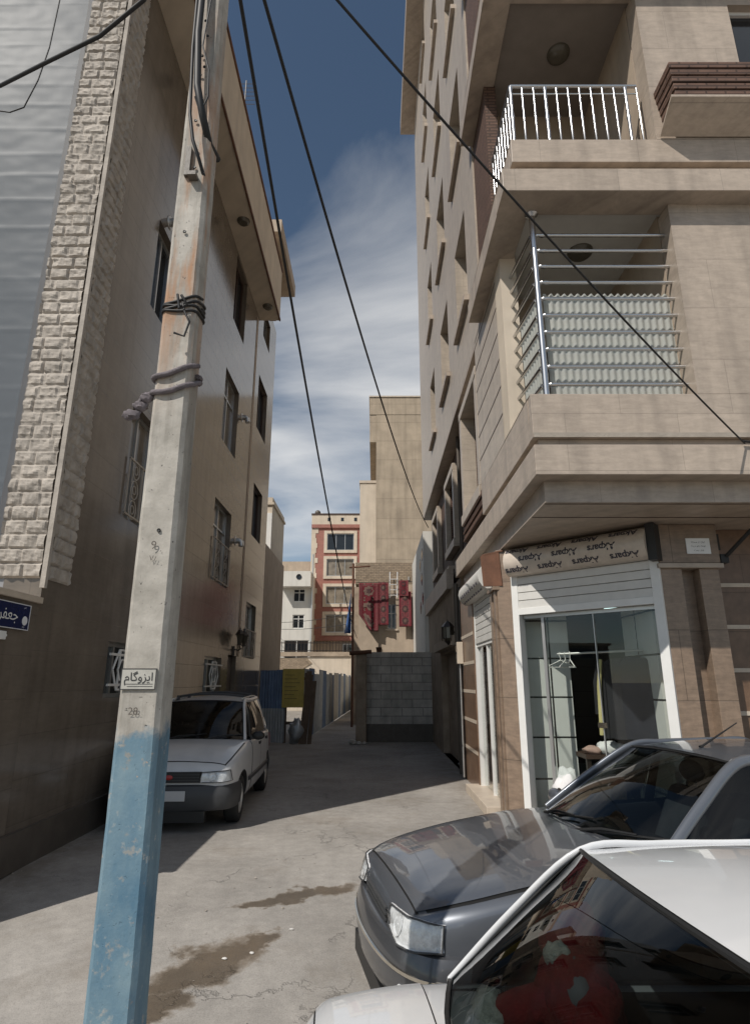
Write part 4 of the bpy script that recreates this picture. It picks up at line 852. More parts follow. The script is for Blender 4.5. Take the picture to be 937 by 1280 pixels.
nb = thing('side_building', (-4.5, 20, 0), 'blank beige side wall stepping up behind the left apartment block', 'building')
q = MB(); q.box(-8, -3.40, 18.31, 22.2, 0, 5.85); q.build('wall', 'plaster_warm', nb)
q = MB(); q.box(-8, -3.62, 20.4, 23.2, 5.85, 8.0); q.build('upper_wall', 'plaster_cream', nb); q = MB(); q.box(-3.95, -3.61, 20.32, 20.41, 6.1, 7.4); q.build('stair_window', 'white_paint', nb); q = MB(); q.box(-8, -3.56, 20.34, 23.2, 7.72, 7.80); q.build('cornice', 'plaster_cream', nb)
nr = thing('side_building', (2.5, 21, 0), 'pale facade with black diamond openings just past the brown brick side', 'building')
q = MB(); q.box(1.62, 6, 19.75, 25.9, 0, 6.6); q.build('wall', 'plaster_white', nr)
NRB = Basis((1.62, 0, 0), (0, 1, 0), (-1, 0, 0))
for k, (y, z) in enumerate(((20.3, 5.9), (21.2, 5.7), (20.6, 5.1), (20.3, 4.4), (21.3, 4.2))): q = MB(); q.prism([NRB.p(y - .28, z, 0.001), NRB.p(y, z - .22, .001), NRB.p(y + .28, z, .001), NRB.p(y, z + .22, .001)], (-.012, 0, 0)); q.build('opening', 'pane_dark', nr)

# walls and railing beyond the fence
rw = thing('yard_wall', (-4.2, 38.5, 0), 'crumbling plastered yard wall behind the corrugated fence', 'wall')
q = MB(); top = [(-7.4, 3.20), (-5.4, 3.12), (-3.2, 3.20), (-2.2, 3.34), (-1.46, 3.30)]; q.prism([(-7.4, 38.5, 0)] + [(-1.46, 38.5, 0)] + [(x, 38.5, z) for x, z in top[::-1]], (0, .3, 0)); q.build('wall', 'plaster_cream', rw)
q = MB(); q.box(-7.4, -1.5, 38.4, 38.85, 3.22, 3.48); q.build('coping', 'plaster_old', rw)
q = MB(); pts = [(-7.2, 1.2), (-4.3, 1.2), (-4.1, 2.0), (-4.4, 2.5), (-3.9, 2.8), (-4.2, 3.1), (-7.2, 3.1)]; q.prism([(x, 38.46, z) for x, z in pts], (0, .039, 0)); q.build('bare_brick', 'old_brick', rw)
ir = thing('iron_railing', (-4, 38.7, 3.48), 'row of thin dark iron bars above the yard wall', 'railing')
q = MB(); q.box(-6.3, -1.6, 38.63, 38.68, 4.02, 4.07); q.box(-6.3, -1.6, 38.63, 38.68, 3.55, 3.59); q.build('rail', 'brown_metal', ir)
for k in range(24): q = MB(); q.box(-6.26 + k * .2, -6.225 + k * .2, 38.64, 38.67, 3.48, 4.15); q.build('bar', 'brown_metal', ir)
gp = MB(); gp.box(-1.35, -.72, 38.6, 38.8, 0, 2.5); props(gp.build('alley_gate', 'rust'), 'small reddish gate at the far end of the narrow alley', 'gate')

# corrugated fence: front sheets across, then a long run down the alley
def corr_sheet(p, q_, z0, z1, mats, par, pitch=.085, amp=.014, split=None):
    p, q_ = Vector(p), Vector(q_); L_ = (q_ - p).length; nrm = (q_ - p).normalized().cross(Z); n = int(L_ / pitch * 8)
    def mk(za, zb, m, nm):
        b = MB(); b.grid(lambda a, c: p.lerp(q_, a) + nrm * (amp * math.sin(a * L_ / pitch * 2 * math.pi)) + Z * (za + (zb - za) * c), n, 2); return b.build(nm, m, par, smooth=70, recalc=False)
    if split: mk(z0, split, mats[0], 'sheet'); mk(split, z1, mats[1], 'sheet')
    else: mk(z0, z1, mats[0], 'sheet')
cf = thing('corrugated_fence', (-3, 18.4, 0), 'blue over bare zinc corrugated sheets screening the lot beside the beige building', 'fence')
corr_sheet((-3.38, 18.40, 0), (-2.86, 18.36, 0), .02, 2.02, ('fence_zinc', 'fence_blue'), cf, split=.95); corr_sheet((-2.88, 18.33, 0), (-2.60, 18.30, 0), .02, 2.04, ('fence_zinc', 'fence_blue'), cf, split=.95)
q = MB(); q.box(-3.36, -2.0, 18.46, 18.54, 1.75, 1.83); q.box(-3.36, -2.0, 18.46, 18.54, .5, .58)
for x in (-3.3, -2.62, -2.03): q.box(x - .04, x + .04, 18.44, 18.52, 0, 1.95)
q.build('frame', 'wood', cf)
yp = thing('notice_panel', (-2.36, 18.2, 1), 'faded yellow sheet metal panel wired to the fence front', 'panel')
q = MB(); q.box(-2.69, -2.06, 18.20, 18.215, .98, 2.06); q.build('panel_sheet', 'panel_yellow', yp)
q = MB()
for k in range(7): q.box(-2.62, -2.62 + .28 + .2 * ((k * 37) % 5) / 5, 18.196, 18.2, 1.88 - k * .11, 1.892 - k * .11)
q.build('faded_print', 'frame_brown', yp)
for k, (x0, x1, w_, h_, lab) in enumerate(((-2.10, -2.02, .16, 2.0, 'widest grey plank leaning at the fence corner'), (-1.98, -1.92, .10, 1.9, 'thin plank next to the widest one at the fence corner'), (-1.86, -1.84, .12, 1.72, 'shortest plank leaning at the fence corner'))):
    q = MB(); q.hexa([(x0 - .06, 18.1, 0), (x0 + w_ - .06, 18.1, 0), (x0 + w_ - .06, 18.14, 0), (x0 - .06, 18.14, 0), (x1, 18.42, h_), (x1 + w_, 18.42, h_), (x1 + w_, 18.46, h_), (x1, 18.46, h_)]); props(q.build('plank', 'wood'), lab, 'plank', 'planks at the fence corner')
cs = MB(); cs.ball((-2.25, 18.25, .35), .28, .8, .7, 1.2, 10, None, 0, .5); props(cs.build('rubble_sack', 'fence_zinc', smooth=60), 'grey rubble sack under the yellow panel', 'sack')
lf = thing('corrugated_fence', (-1.8, 28, 0), 'long run of grey and blue corrugated sheets receding down the narrow alley', 'fence')
yy = 18.7; k = 0; rnd = random.Random(5)
while yy < 37.5:
    L_ = .9 + .5 * rnd.random(); xa = -2.14 + (yy - 18.7) * .031; xb = -2.14 + (yy + L_ - 18.7) * .031; h_ = 1.95 + .18 * rnd.random()
    corr_sheet((xa, yy, 0), (xb, yy + L_ + .03, 0), .02, h_, (('fence_zinc', 'fence_blue', 'fence_zinc')[k % 3],) * 2, lf, split=(.8 + .4 * rnd.random()) if k % 3 == 1 else None); yy += L_; k += 1
q = MB(); q.tube([(-2.2, 18.7, 1.7), (-1.62, 37.5, 1.7)], .03, 6); q.build('frame', 'wood', lf)

# ---------------------------------------------------------------- pole, ties, cables
pole = thing('utility_pole', (-.83, 2.27, gz(2.2)), 'square concrete utility pole with its foot painted blue', 'pole')
def pole_part(z0, z1, mat, nm, g_=0.0):
    m = MB(); prof = []
    def ring(z):
        t = (z - .3) / 7; w_ = .080 - .026 * t + g_; d_ = .076 - .022 * t + g_; cx, cy = -.822 - .014 * t, 2.2 + .076; c = .016
        pts = [(-w_ + c, -d_), (w_ - c, -d_), (w_, -d_ + c), (w_, d_ - c), (w_ - c, d_), (-w_ + c, d_), (-w_, d_ - c), (-w_, -d_ + c)]
        return [(cx + a + .0016 * mnoise.noise(Vector((a * 9, z * 9, b))), cy + b + .002 * mnoise.noise(Vector((a * 9, z * 7, 3))), z) for a, b in pts]
    zs = lin(z0, z1, max(2, int((z1 - z0) / .05))); vs = [p for z in zs for p in ring(z)]; n = len(zs)
    m.add(vs, [(i * 8 + k, i * 8 + (k + 1) % 8, (i + 1) * 8 + (k + 1) % 8, (i + 1) * 8 + k) for i in range(n - 1) for k in range(8)] + [tuple(range(8)), tuple(range((n - 1) * 8, n * 8))])
    return m.build(nm, mat, pole, smooth=35)
def pole_material():
    m = bpy.data.materials.new('pole_concrete'); m.use_nodes = True; t = m.node_tree; L = t.links.new; b = t.nodes['Principled BSDF']; b.inputs['Roughness'].default_value = .82
    pos = nn(t, 'ShaderNodeNewGeometry').outputs['Position']; sp = nn(t, 'ShaderNodeSeparateXYZ'); L(pos, sp.inputs[0])
    def noise(scale, st=(1, 1, 1), detail=8, rough=.65):
        mp_ = nn(t, 'ShaderNodeMapping'); L(pos, mp_.inputs[0]); mp_.inputs['Scale'].default_value = st
        n = nn(t, 'ShaderNodeTexNoise'); n.inputs['Scale'].default_value = scale; n.inputs['Detail'].default_value = detail; n.inputs['Roughness'].default_value = rough; L(mp_.outputs[0], n.inputs[0]); return n.outputs[0]
    def rng(s, a, bb, c=0.0, d=1.0):
        n = nn(t, 'ShaderNodeMapRange'); L(s, n.inputs[0])
        for i, v in enumerate((a, bb, c, d)): n.inputs[i + 1].default_value = v
        return n.outputs[0]
    def op(o, a, c):
        n = nn(t, 'ShaderNodeMath', operation=o)
        for i, s in enumerate((a, c)):
            if isinstance(s, (int, float)): n.inputs[i].default_value = s
            else: L(s, n.inputs[i])
        return n.outputs[0]
    def mix(f, a, c):
        n = nn(t, 'ShaderNodeMix', data_type='RGBA'); L(f, n.inputs[0])
        for k, s in ((6, a), (7, c)):
            if isinstance(s, tuple): n.inputs[k].default_value = (*s, 1)
            else: L(s, n.inputs[k])
        return n.outputs[2]
    z = sp.outputs[2]
    base = mix(rng(noise(7), .32, .68), (.30, .28, .245), (.52, .49, .44))
    base = mix(op('MULTIPLY', rng(noise(9, (1, 1, .10)), .50, .66), .75), base, (.20, .185, .16))
    rust = op('MULTIPLY', op('MULTIPLY', rng(noise(11, (1, 1, .13)), .47, .60), rng(z, 2.7, 3.3)), rng(z, 5.2, 3.9))
    base = mix(op('MULTIPLY', rust, .8), base, (.40, .20, .095))
    pit = rng(noise(55, (1, 1, 1), 3), .66, .72); base = mix(pit, base, (.10, .095, .085))
    edge = op('ADD', z, op('MULTIPLY', op('SUBTRACT', noise(11), .5), .30))
    blue = rng(edge, 1.56, 1.50)
    wear = rng(noise(16), .60, .66); wear = op('MULTIPLY', wear, rng(z, .2, 1.5, .55, 1.0))
    fade = rng(noise(4.5, (1, 1, .6)), .35, .70)
    pb = mix(fade, (.085, .175, .25), (.22, .31, .35)); pb = mix(op('MULTIPLY', rng(noise(8, (1, 1, .12)), .5, .64), .6), pb, (.075, .12, .155)); pb = mix(op('MULTIPLY', rng(noise(22), .62, .72), .5), pb, (.45, .44, .40))
    chips = rng(noise(34, (1, 1, 1), 4), .67, .70); chips = op('MULTIPLY', chips, rng(z, 1.1, 1.5, .25, 1.0)); pb = mix(chips, pb, (.46, .30, .19))
    col_ = mix(op('MULTIPLY', blue, rng(wear, 0, 1, 1, .18)), base, pb)
    L(col_, b.inputs['Base Color'])
    h = op('ADD', op('MULTIPLY', noise(90, (1, 1, 1), 4), .3), op('ADD', op('MULTIPLY', noise(13), .8), op('MULTIPLY', pit, -.8)))
    bp = nn(t, 'ShaderNodeBump'); bp.inputs['Strength'].default_value = .45; bp.inputs['Distance'].default_value = .008; L(h, bp.inputs['Height']); L(bp.outputs[0], b.inputs['Normal'])
    MATS['pole_concrete'] = m
pole_material()
pole_part(-.45, 7.4, 'pole_concrete', 'shaft')
q = MB()
for z in (2.25, 3.6, 3.95, 4.05, 4.22, 4.5, 4.55, 4.62, 4.75, 4.85): q.lathe((-.815 - .002 * z + (.004 if int(z * 100) % 2 else -.012), 2.2005 + .0007 * z, z), (0, -1, 0), [(0, .003), (.006, .004), (.008, 0)], 10)
q.build('bolt_hole', 'black', pole)
PF = Basis((-.826, 2.2008, 0), (1, 0, 0), (0, -1, 0))
q = MB(); q.fbox(PF, -.07, .055, 1.672, 1.745, -.004, .002); po = q.build('paper_notice', 'poster', pole)
q = MB(); put_text(q, lambda x, y: PF.p(-.006 + x, 1.715 + y, .0035), '\uFEE1\uFE8E\uFB94\uFEED\uFEB0\uFBFE\uFE8D', .040)
for k in range(2): q.fbox(PF, -.055 + .01 * k, .045, 1.691 - k * .008, 1.6925 - k * .008, .002, .003)
for a, b, c, d in ((-.07, .055, 1.742, 1.745), (-.07, .055, 1.672, 1.675), (-.07, -.067, 1.675, 1.742), (.052, .055, 1.675, 1.742)): q.fbox(PF, a, b, c, d, .002, .003)
q.build('lettering', 'ink', po)
for tx, ux_, zz, sz, dd in (('9', .0, 2.19, .045, .0055), ('28.', -.01, 1.60, .035, .004), ('\u0667\u0668', .005, 2.14, .03, .0055)): q = MB(); put_text(q, lambda x, y: PF.p(ux_ + x, zz + y, dd), tx, sz); q.build('stencil_mark', 'plinth_stone', pole)
q = MB(); q.box(-.862, -.838, 2.192, 2.21, 3.90, 4.06); q.box(-.838, -.80, 2.17, 2.21, 3.88, 3.90); q.build('cable_clamp', 'plinth_stone', pole)
def wrap(z, rr, mat, label, turns=2, tilt=.05, seed=1):
    rnd = random.Random(seed); pts = []
    for i in range(turns * 40 + 1):
        a = 2 * math.pi * i / 40; t = (z - .3) / 7; w_ = .080 - .026 * t + rr; d_ = .076 - .022 * t + rr; c, s_ = math.cos(a), math.sin(a)
        sup = (abs(c) ** 5 + abs(s_) ** 5) ** -.2; pts.append((-.822 - .014 * t + w_ * c * sup, 2.276 + d_ * s_ * sup, z + tilt * (c * .6 + s_) * .7 + .03 * math.sin(a * .5 + seed) + .05 * i / (turns * 40)))
    q = MB(); q.tube(pts, rr, 8)
    if seed == 2:
        e = Vector(pts[20]); q.tube([e, e + Vector((-.03, -.03, -.02)), e + Vector((-.05, -.05, -.07))], rr, 8); q.ball(e + Vector((-.045, -.045, -.08)), .03, 1, .8, .7, 8, None, 0, .5); q.ball(e + Vector((-.075, -.05, -.12)), .028, 1.2, .8, .8, 8, None, 0, .6); q.ball(e + Vector((-.02, -.05, -.045)), .026, 1, .8, .8, 8, None, 0, .5)
    else:
        e = Vector((-.80, 2.17, z)); q.tube([e, e + Vector((.02, -.02, -.06)), e + Vector((.04, -.01, -.10)), e + Vector((.02, 0, -.16)), e + Vector((-.02, -.01, -.15))], rr * .8, 6); q.tube([e + Vector((-.02, -.01, .03)), e + Vector((.0, -.03, -.05)), e + Vector((.03, -.02, -.03)), e + Vector((0, -.02, .02))], rr, 6)
    props(q.build('tie_rope', mat, smooth=60), label, 'rope', 'ropes tied round the pole')
wrap(3.22, .006, 'cable', 'thin dark wire wound round the upper part of the pole', 4, .03, 1); wrap(2.88, .011, 'rope', 'thick knotted grey rope looped round the middle of the pole', 2, .06, 2)
def cable(pts, r, label, grp='overhead cables'): props(MB().tube(pts, r, 8).build('overhead_cable', 'cable', smooth=60), label, 'cable', grp)
cable(catenary((-.79, 2.3, 5.6), (-.75, 25.6, 3.45), .55, 40), .012, 'overhead cable running down the alley to the carpeted rear house')
cable(catenary((-.66, 2.3, 5.45), (1.55, 16.9, 6.0), .42, 40), .011, 'overhead cable slanting across the sky to the far right facade')
cable(catenary((-.60, 2.2, 5.62), (3.70, 5.61, 4.0), .10, 40), .0085, 'overhead cable crossing in front of the balconies to the right facade')
cable([(-.86, 2.3, 5.9), (-1.0, 2.25, 5.55), (-1.209, 2.3, 5.136), (-1.5, 2.45, 5.09), (-1.868, 2.6, 5.10), (-2.27, 2.8, 5.17), (-3.2, 3.2, 5.5)], .011, 'thick cable sagging from the pole to the upper left')
cable([(-2.151, 3, 6.5), (-2.151, 3, 6.18), (-2.158, 3, 5.75), (-2.19, 3, 5.47), (-2.247, 3, 5.24), (-2.33, 3, 5.20), (-2.42, 3, 5.216), (-2.9, 3, 5.4)], .0045, 'thin loose wire dangling in front of the plastic sheeting')
cable([(-.86, 2.18, 5.2), (-.85, 2.16, 4.7), (-.82, 2.14, 4.35), (-.79, 2.16, 4.2), (-.775, 2.24, 4.12), (-.77, 2.36, 4.16)], .017, 'stout black service cable clamped down the top of the pole', 'leads on the pole')
cable([(-.88, 2.17, 5.2), (-.865, 2.15, 4.6), (-.845, 2.15, 4.2), (-.82, 2.15, 4.05), (-.79, 2.17, 3.96), (-.775, 2.24, 3.9)], .008, 'thinner black lead looping beside the stout cable on the pole', 'leads on the pole')
cable([(-.80, 2.17, 5.1), (-.815, 2.14, 4.6), (-.775, 2.14, 4.45), (-.77, 2.15, 4.3), (-.80, 2.15, 4.2), (-.83, 2.15, 4.3)], .004, 'loose thin wire loop at the top of the pole', 'leads on the pole')
for k, z in enumerate((5.0, 4.6)): cable(catenary((-6.8, 39.5, z + .4), (-.9, 30, z - .1 * k), .15), .014, ('upper of two thin wires crossing the white house', 'lower of two thin wires crossing the white house')[k], 'wires in front of the white house')
cable([(3.68, 5.6, 4.02), (4.2, 5.62, 3.96), (5.2, 5.62, 3.97), (7, 5.62, 3.98)], .012, 'black cable continuing along the groove of the right ledge')
for k, (x, y, lab) in enumerate(((-1.02, 4.75, 'pale paper scrap in the middle of the damp stain'), (-.85, 4.82, 'pale paper scrap at the right of the damp stain'), (-.62, 5.15, 'tiny pale scrap at the far edge of the damp stain'))):
    q = MB(); q.ball((x, y, gz(y) + .006), .013, 1.4, .8, .5, 6, None, 0, .5); props(q.build('paper_scrap', 'pebble'), lab, 'scrap', 'scraps on the ground')

# gravel and grit swept against the walls
gv = MB(); rnd = random.Random(11)
for k in range(260):
    s_ = rnd.random()
    if s_ < .45: x, y = LX + .07 + abs(rnd.gauss(0, .09)), rnd.uniform(5.2, 12)
    elif s_ < .6: x, y = 1.55 - abs(rnd.gauss(0, .08)), rnd.uniform(10.6, 18)
    elif s_ < .8: x, y = rnd.uniform(-1.7, .4), rnd.uniform(3.8, 7)
    else: x, y = rnd.uniform(-2.6, 1.5), rnd.uniform(15.5, 18.4)
    r = rnd.uniform(.004, .013) * (1.4 if s_ < .45 else 1); c = Vector((x, y, gz(y) + r * .4)); a = [c + Vector((rnd.gauss(0, 1), rnd.gauss(0, 1), abs(rnd.gauss(0, .6)))).normalized() * r for _ in range(5)]
    gv.add(a, [(0, 1, 2), (0, 2, 3), (0, 3, 4), (0, 4, 1), (1, 2, 4), (2, 3, 4)])
props(gv.build('gravel', 'concrete', recalc=False), 'loose grit and small stones scattered over the alley floor', 'gravel', kind='stuff')
ac = thing('air_cooler', (2.05, 6.7, 8.0), 'grey air cooler unit standing behind the shiny upper balcony railing', 'air cooler')
q = MB(); q.box(1.86, 2.42, 6.55, 7.0, 7.42, 8.62); q.build('casing', 'shutter', ac, bevel=.02)
q = MB()
for k in range(9): q.box(1.92, 2.36, 6.538, 6.549, 7.75 + k * .085, 7.79 + k * .085)
q.build('louvre', 'plinth_stone', ac)

# ---------------------------------------------------------------- cars (local axes: x forward, y to the left, z up; origin on the ground under the middle)
def pchip(xs, ys, x):
    n = len(xs); h = [xs[i + 1] - xs[i] for i in range(n - 1)]; d = [(ys[i + 1] - ys[i]) / h[i] for i in range(n - 1)]
    m = [d[0]] + [0 if d[i - 1] * d[i] <= 0 else 2 * d[i - 1] * d[i] / (d[i - 1] + d[i]) for i in range(1, n - 1)] + [d[-1]]
    i = max(j for j in range(n - 1) if xs[j] <= x + 1e-9) if x > xs[0] else 0
    t = (x - xs[i]) / h[i]; t = max(0, min(1, t))
    return ys[i] * (1 + 2 * t) * (1 - t) ** 2 + m[i] * h[i] * t * (1 - t) ** 2 + ys[i + 1] * t * t * (3 - 2 * t) + m[i + 1] * h[i] * t * t * (t - 1)
def chaikin(p, keep=()):
    q = [p[0]]
    for a, b in zip(p, p[1:]): q.append((a[0] * .75 + b[0] * .25, a[1] * .75 + b[1] * .25)); q.append((a[0] * .25 + b[0] * .75, a[1] * .25 + b[1] * .75))
    q.append(p[-1]); return q
def half_section(w_, zb, zs, zt, cab):
    p = [(0, zb), (w_ * .80, zb), (w_ * .955, zb + .05), (w_ * .99, zb + (zs - zb) * .30), (w_ * 1.0, zb + (zs - zb) * .62), (w_ * .985, zs - .045), (w_ * .94, zs)]
    if cab: p += [(w_ * .90, zs - .004), (w_ * .865, zs - .03), (w_ * .85, zs - .2), (w_ * .82, .42), (0, .40)]
    else: p += [(w_ * .86, zs + (zt - zs) * .40), (w_ * .70, zs + (zt - zs) * .70), (w_ * .40, zt - (zt - zs) * .10), (w_ * .18, zt), (0, zt)]
    return chaikin(chaikin(p))
def patch4(mb, a, b, c, d, nu=12, nv=8, bulge=(0, 0, 0), eb=(0, 0, 0), et=(0, 0, 0), mi=0):
    """a-b lower edge, d-c upper edge; eb/et bow those edges, bulge bows the middle"""
    a, b, c, d = (Vector(q) for q in (a, b, c, d)); bulge, eb, et = Vector(bulge), Vector(eb), Vector(et)
    def fn(u, v):
        k = 4 * u * (1 - u); return a.lerp(b, u).lerp(d.lerp(c, u), v) + (eb * (1 - v) + et * v) * k + bulge * k * 4 * v * (1 - v)
    mb.grid(fn, nu, nv, mi); return fn
def make_car(name, loc, rz, label, P):
    root = thing(name, loc, label, 'car', None, rz); paint = P['paint']
    S = P['sec']; xs = [s[0] for s in S]; cab0, cab1 = P['cabin']
    def at(x): return tuple(pchip(xs, [s[k] for s in S], x) for k in (1, 2, 3, 4))
    at.xmax = xs[-1]
    def section(x, cab): w_, zb, zs, zt = at(x); return half_section(w_, zb, zs, zt, cab)
    st = [(x, False) for x in lin(xs[0], xs[0] + .25, 8)] + [(x, False) for x in lin(xs[0] + .25, cab0 - .001, 12)[1:]] + [(x, True) for x in lin(cab0, cab1, 18)] + [(x, False) for x in lin(cab1 + .001, xs[-1] - .3, 16)] + [(x, False) for x in lin(xs[-1] - .3, xs[-1], 10)[1:]]
    mb = MB(); rings = []
    for x, c in st:
        h = section(x, c); rings.append([(x, y, z) for y, z in h] + [(x, -y, z) for y, z in h[-2:0:-1]])
    n = len(rings[0]); mb.v = [Vector(v) for r in rings for v in r]
    for i in range(len(rings) - 1):
        for k in range(n):
            j = (k + 1) % n; f = (i * n + k, i * n + j, (i + 1) * n + j, (i + 1) * n + k); mb.f.append(f)
            q = [mb.v[t] for t in f]; w_, zb, zs, zt = at(q[0].x)
            inner = st[i][1] and st[i + 1][1] and all(abs(v.y) < w_ * .895 and v.z > .38 for v in q) and max(v.z for v in q) > .38 and all(v.z < zs - .005 for v in q) and all(v.z > zb + .1 for v in q)
            edge_wall = st[i][1] != st[i + 1][1] and all(abs(v.y) < w_ * .88 for v in q) and min(v.z for v in q) > zb + .05
            mb.mi.append(1 if inner or edge_wall else 0)
    for idx in (0, len(rings) - 1): mb.f.append(tuple(range(idx * n, idx * n + n))); mb.mi.append(0)
    body = mb.build('body', [paint, 'dash'], root, smooth=42, local=True)
    # wheel arches
    for x in P['axles']:
        for s in (-1, 1):
            c = MB(); yy = at(x)[0]; c.lathe((x, s * (yy - .24), P['wr'] + .015), (0, s, 0), [(0, 0), (P['arch'], 0), (P['arch'], .40), (0, .40)], 32, 1)
            co = c.build('cutter', [paint, 'black'], root, local=True)
            md = body.modifiers.new('arch', 'BOOLEAN'); md.operation = 'DIFFERENCE'; md.object = co; md.solver = 'EXACT'
            dg = bpy.context.evaluated_depsgraph_get(); me = bpy.data.meshes.new_from_object(body.evaluated_get(dg)); body.modifiers.clear(); old = body.data; body.data = me; bpy.data.meshes.remove(old); bpy.data.objects.remove(co)
    body.data.set_sharp_from_angle(angle=R(42))
    # wheels
    for x in P['axles']:
        for s in (-1, 1):
            yo = s * (at(x)[0] - .015); r = P['wr']; ax = (0, -s, 0)
            wroot = MB(); wroot.lathe((x, yo, r), ax, [(r * .62, .02), (r * .70, .0), (r * .92, .005), (r * .985, .025), (r, .05), (r, .13), (r * .985, .155), (r * .92, .175), (r * .6, .17)], 40); wh = wroot.build('wheel', 'rubber', root, smooth=50, local=True)
            m = MB(); m.lathe((x, yo, r), ax, [(0, .012), (r * .13, .010), (r * .16, .03), (r * .52, .028), (r * .58, .008), (r * .63, .012), (r * .63, .10), (0, .10)], 40)
            for k in range(8):
                a = k * math.pi / 4; m.box(x + math.cos(a) * r * .36 - .02, x + math.cos(a) * r * .36 + .02, yo - s * .022, yo - s * .030, r + math.sin(a) * r * .36 - .02, r + math.sin(a) * r * .36 + .02)
            m.build('rim', 'aluminium', wh, smooth=40, local=True)
    # overlay panels following the body: bonnet / boot lid, doors
    def overlay(nm, x0, x1, lo, hi, off, mat, par=root, nx=18, both=True):
        m = MB()
        def row(x, side):
            w_, zb, zs, zt = at(x); h = section(x, False); out_ = []
            for i, (y, z) in enumerate(h):
                if lo(y, z, w_, zb, zs) and hi(y, z, w_, zb, zs):
                    a = h[max(i - 1, 0)]; b = h[min(i + 1, len(h) - 1)]; tx, tz = b[0] - a[0], b[1] - a[1]; l_ = math.hypot(tx, tz) or 1
                    out_.append((x, side * (y + tz / l_ * off), z - tx / l_ * off))
            return out_
        for side in ((1, -1) if both is True else (both,)):
            rows = [row(x, side) for x in lin(x0, x1, nx)]; k = min(len(r_) for r_ in rows); rows = [r_[-k:] if nm in ('bonnet', 'boot_lid') else r_[:k] for r_ in rows]
            m.add([v for r_ in rows for v in r_], [(i * k + j, i * k + j + 1, (i + 1) * k + j + 1, (i + 1) * k + j) for i in range(nx) for j in range(k - 1)])
        return m.build(nm, mat, par, smooth=42, local=True)
    top = lambda f: (lambda y, z, w_, zb, zs: z >= zs - .002 and y <= w_ * f)
    yes = lambda *a: True
    if P.get('bonnet'):
        overlay('bonnet_gap', P['bonnet'][0] - .006, P['bonnet'][1] + .006, top(.912), yes, .0015, 'black'); overlay('bonnet', *P['bonnet'], top(.90), yes, .007, paint)
    if P.get('boot'):
        overlay('boot_gap', P['boot'][0] - .006, P['boot'][1] + .006, top(.912), yes, .0015, 'black'); overlay('boot_lid', *P['boot'], top(.90), yes, .006, paint)
    side = lambda y, z, w_, zb, zs: z > zb + .06 and z <= zs + .001 and y > w_ * .93
    for s in (-1, 1):
        for (x0, x1) in P['doors']:
            d = overlay('door', x0 + .005, x1 - .005, side, yes, .004, paint, both=s)
            w_, zb, zs, zt = at(x0 + .1); m = MB(); m.box(x0 + .06, x0 + .2, s * w_ * .985, s * (w_ * .985 + .025), zs - .11, zs - .07); m.build('handle', 'black', d, local=True, bevel=.006)
            m = MB(); 
            for xx in (x0, x1): 
                pts = [(xx, s * (y + .0012), z) for y, z in section(xx, True) if side(y, z, *at(xx)[:3])]; m.tube(pts, .0045, 5)
            m.build('door_seam', 'black', d, local=True)
    # side moulding
    if P.get('moulding'):
        for s in (-1, 1):
            x0, x1, z = P['moulding']; pts = [(x, s * (at(x)[0] + .004), z) for x in lin(x0, x1, 14)]; m = MB(); m.sweep(pts if s < 0 else pts[::-1], [(-.004, -.03), (.014, -.022), (.014, .022), (-.004, .03)]); m.build('side_moulding', 'bumper_grey', root, local=True)
    # bumpers
    for nm, path, z0, z1, mat, trim in P['bumpers']:
        pts = [Vector((x, y, 0)) for x, y in path] + [Vector((x, -y, 0)) for x, y in path[-2::-1]]
        fine = []
        for i in range(len(pts) - 1):
            p0 = pts[max(i - 1, 0)]; p1 = pts[i]; p2 = pts[i + 1]; p3 = pts[min(i + 2, len(pts) - 1)]
            for t in lin(0, 1, 6)[:-1]: fine.append(.5 * ((2 * p1) + (p2 - p0) * t + (2 * p0 - 5 * p1 + 4 * p2 - p3) * t * t + (3 * p1 - p0 - 3 * p2 + p3) * t ** 3))
        fine.append(pts[-1]); sgn = 1 if (fine[0].y > 0) == (fine[len(fine) // 2].x < 0) else -1
        hh = z1 - z0; prof = [(-.10, 0), (-.03, 0), (-.012, hh * .08), (-.004, hh * .35), (0, hh * .5), (0, hh * .62), (-.012, hh * .80), (-.03, hh * .95), (-.06, hh), (-.10, hh)]
        m = MB(); m.sweep([p + Z * z0 for p in fine], [(a * sgn, b) for a, b in prof]); b_ = m.build(nm, mat, root, smooth=40, local=True)
        if trim: m = MB(); m.sweep([p + Z * (z0 + hh * .60) for p in fine], [(-.01 * sgn, -.012), (.008 * sgn, -.008), (.008 * sgn, .008), (-.01 * sgn, .012)]); m.build('bumper_trim', trim, b_, smooth=30, local=True)
        if nm == 'front_bumper':
            m = MB(); xf = P['bumpers'][0][1][-1][0]; m.box(xf - .14, xf - .035, -.45, .45, z0 - .12, z0 - .001); m.build('air_intake', 'black', b_, local=True)
    # greenhouse
    ab, at_, ct, cb_ = (Vector(q) for q in P['gh']); bx = P['bpillar']; F = lambda v, s: Vector((v.x, s * v.y, v.z))
    gm = P.get('glass', 'glass_car')
    m = MB(); wf = patch4(m, F(ab, -1), F(ab, 1), F(at_, 1), F(at_, -1), 18, 10, (.03, 0, .03), (P['wsb'], 0, 0), (.05, 0, .025)); ws = m.build('windscreen', gm, root, smooth=60, local=True, recalc=False)
    m = MB(); rf = patch4(m, F(cb_, -1), F(cb_, 1), F(ct, 1), F(ct, -1), 18, 10, (-.03, 0, .03), (-P['rwb'], 0, 0), (-.05, 0, .02)); rw_ = m.build('rear_window', gm, root, smooth=60, local=True, recalc=False)
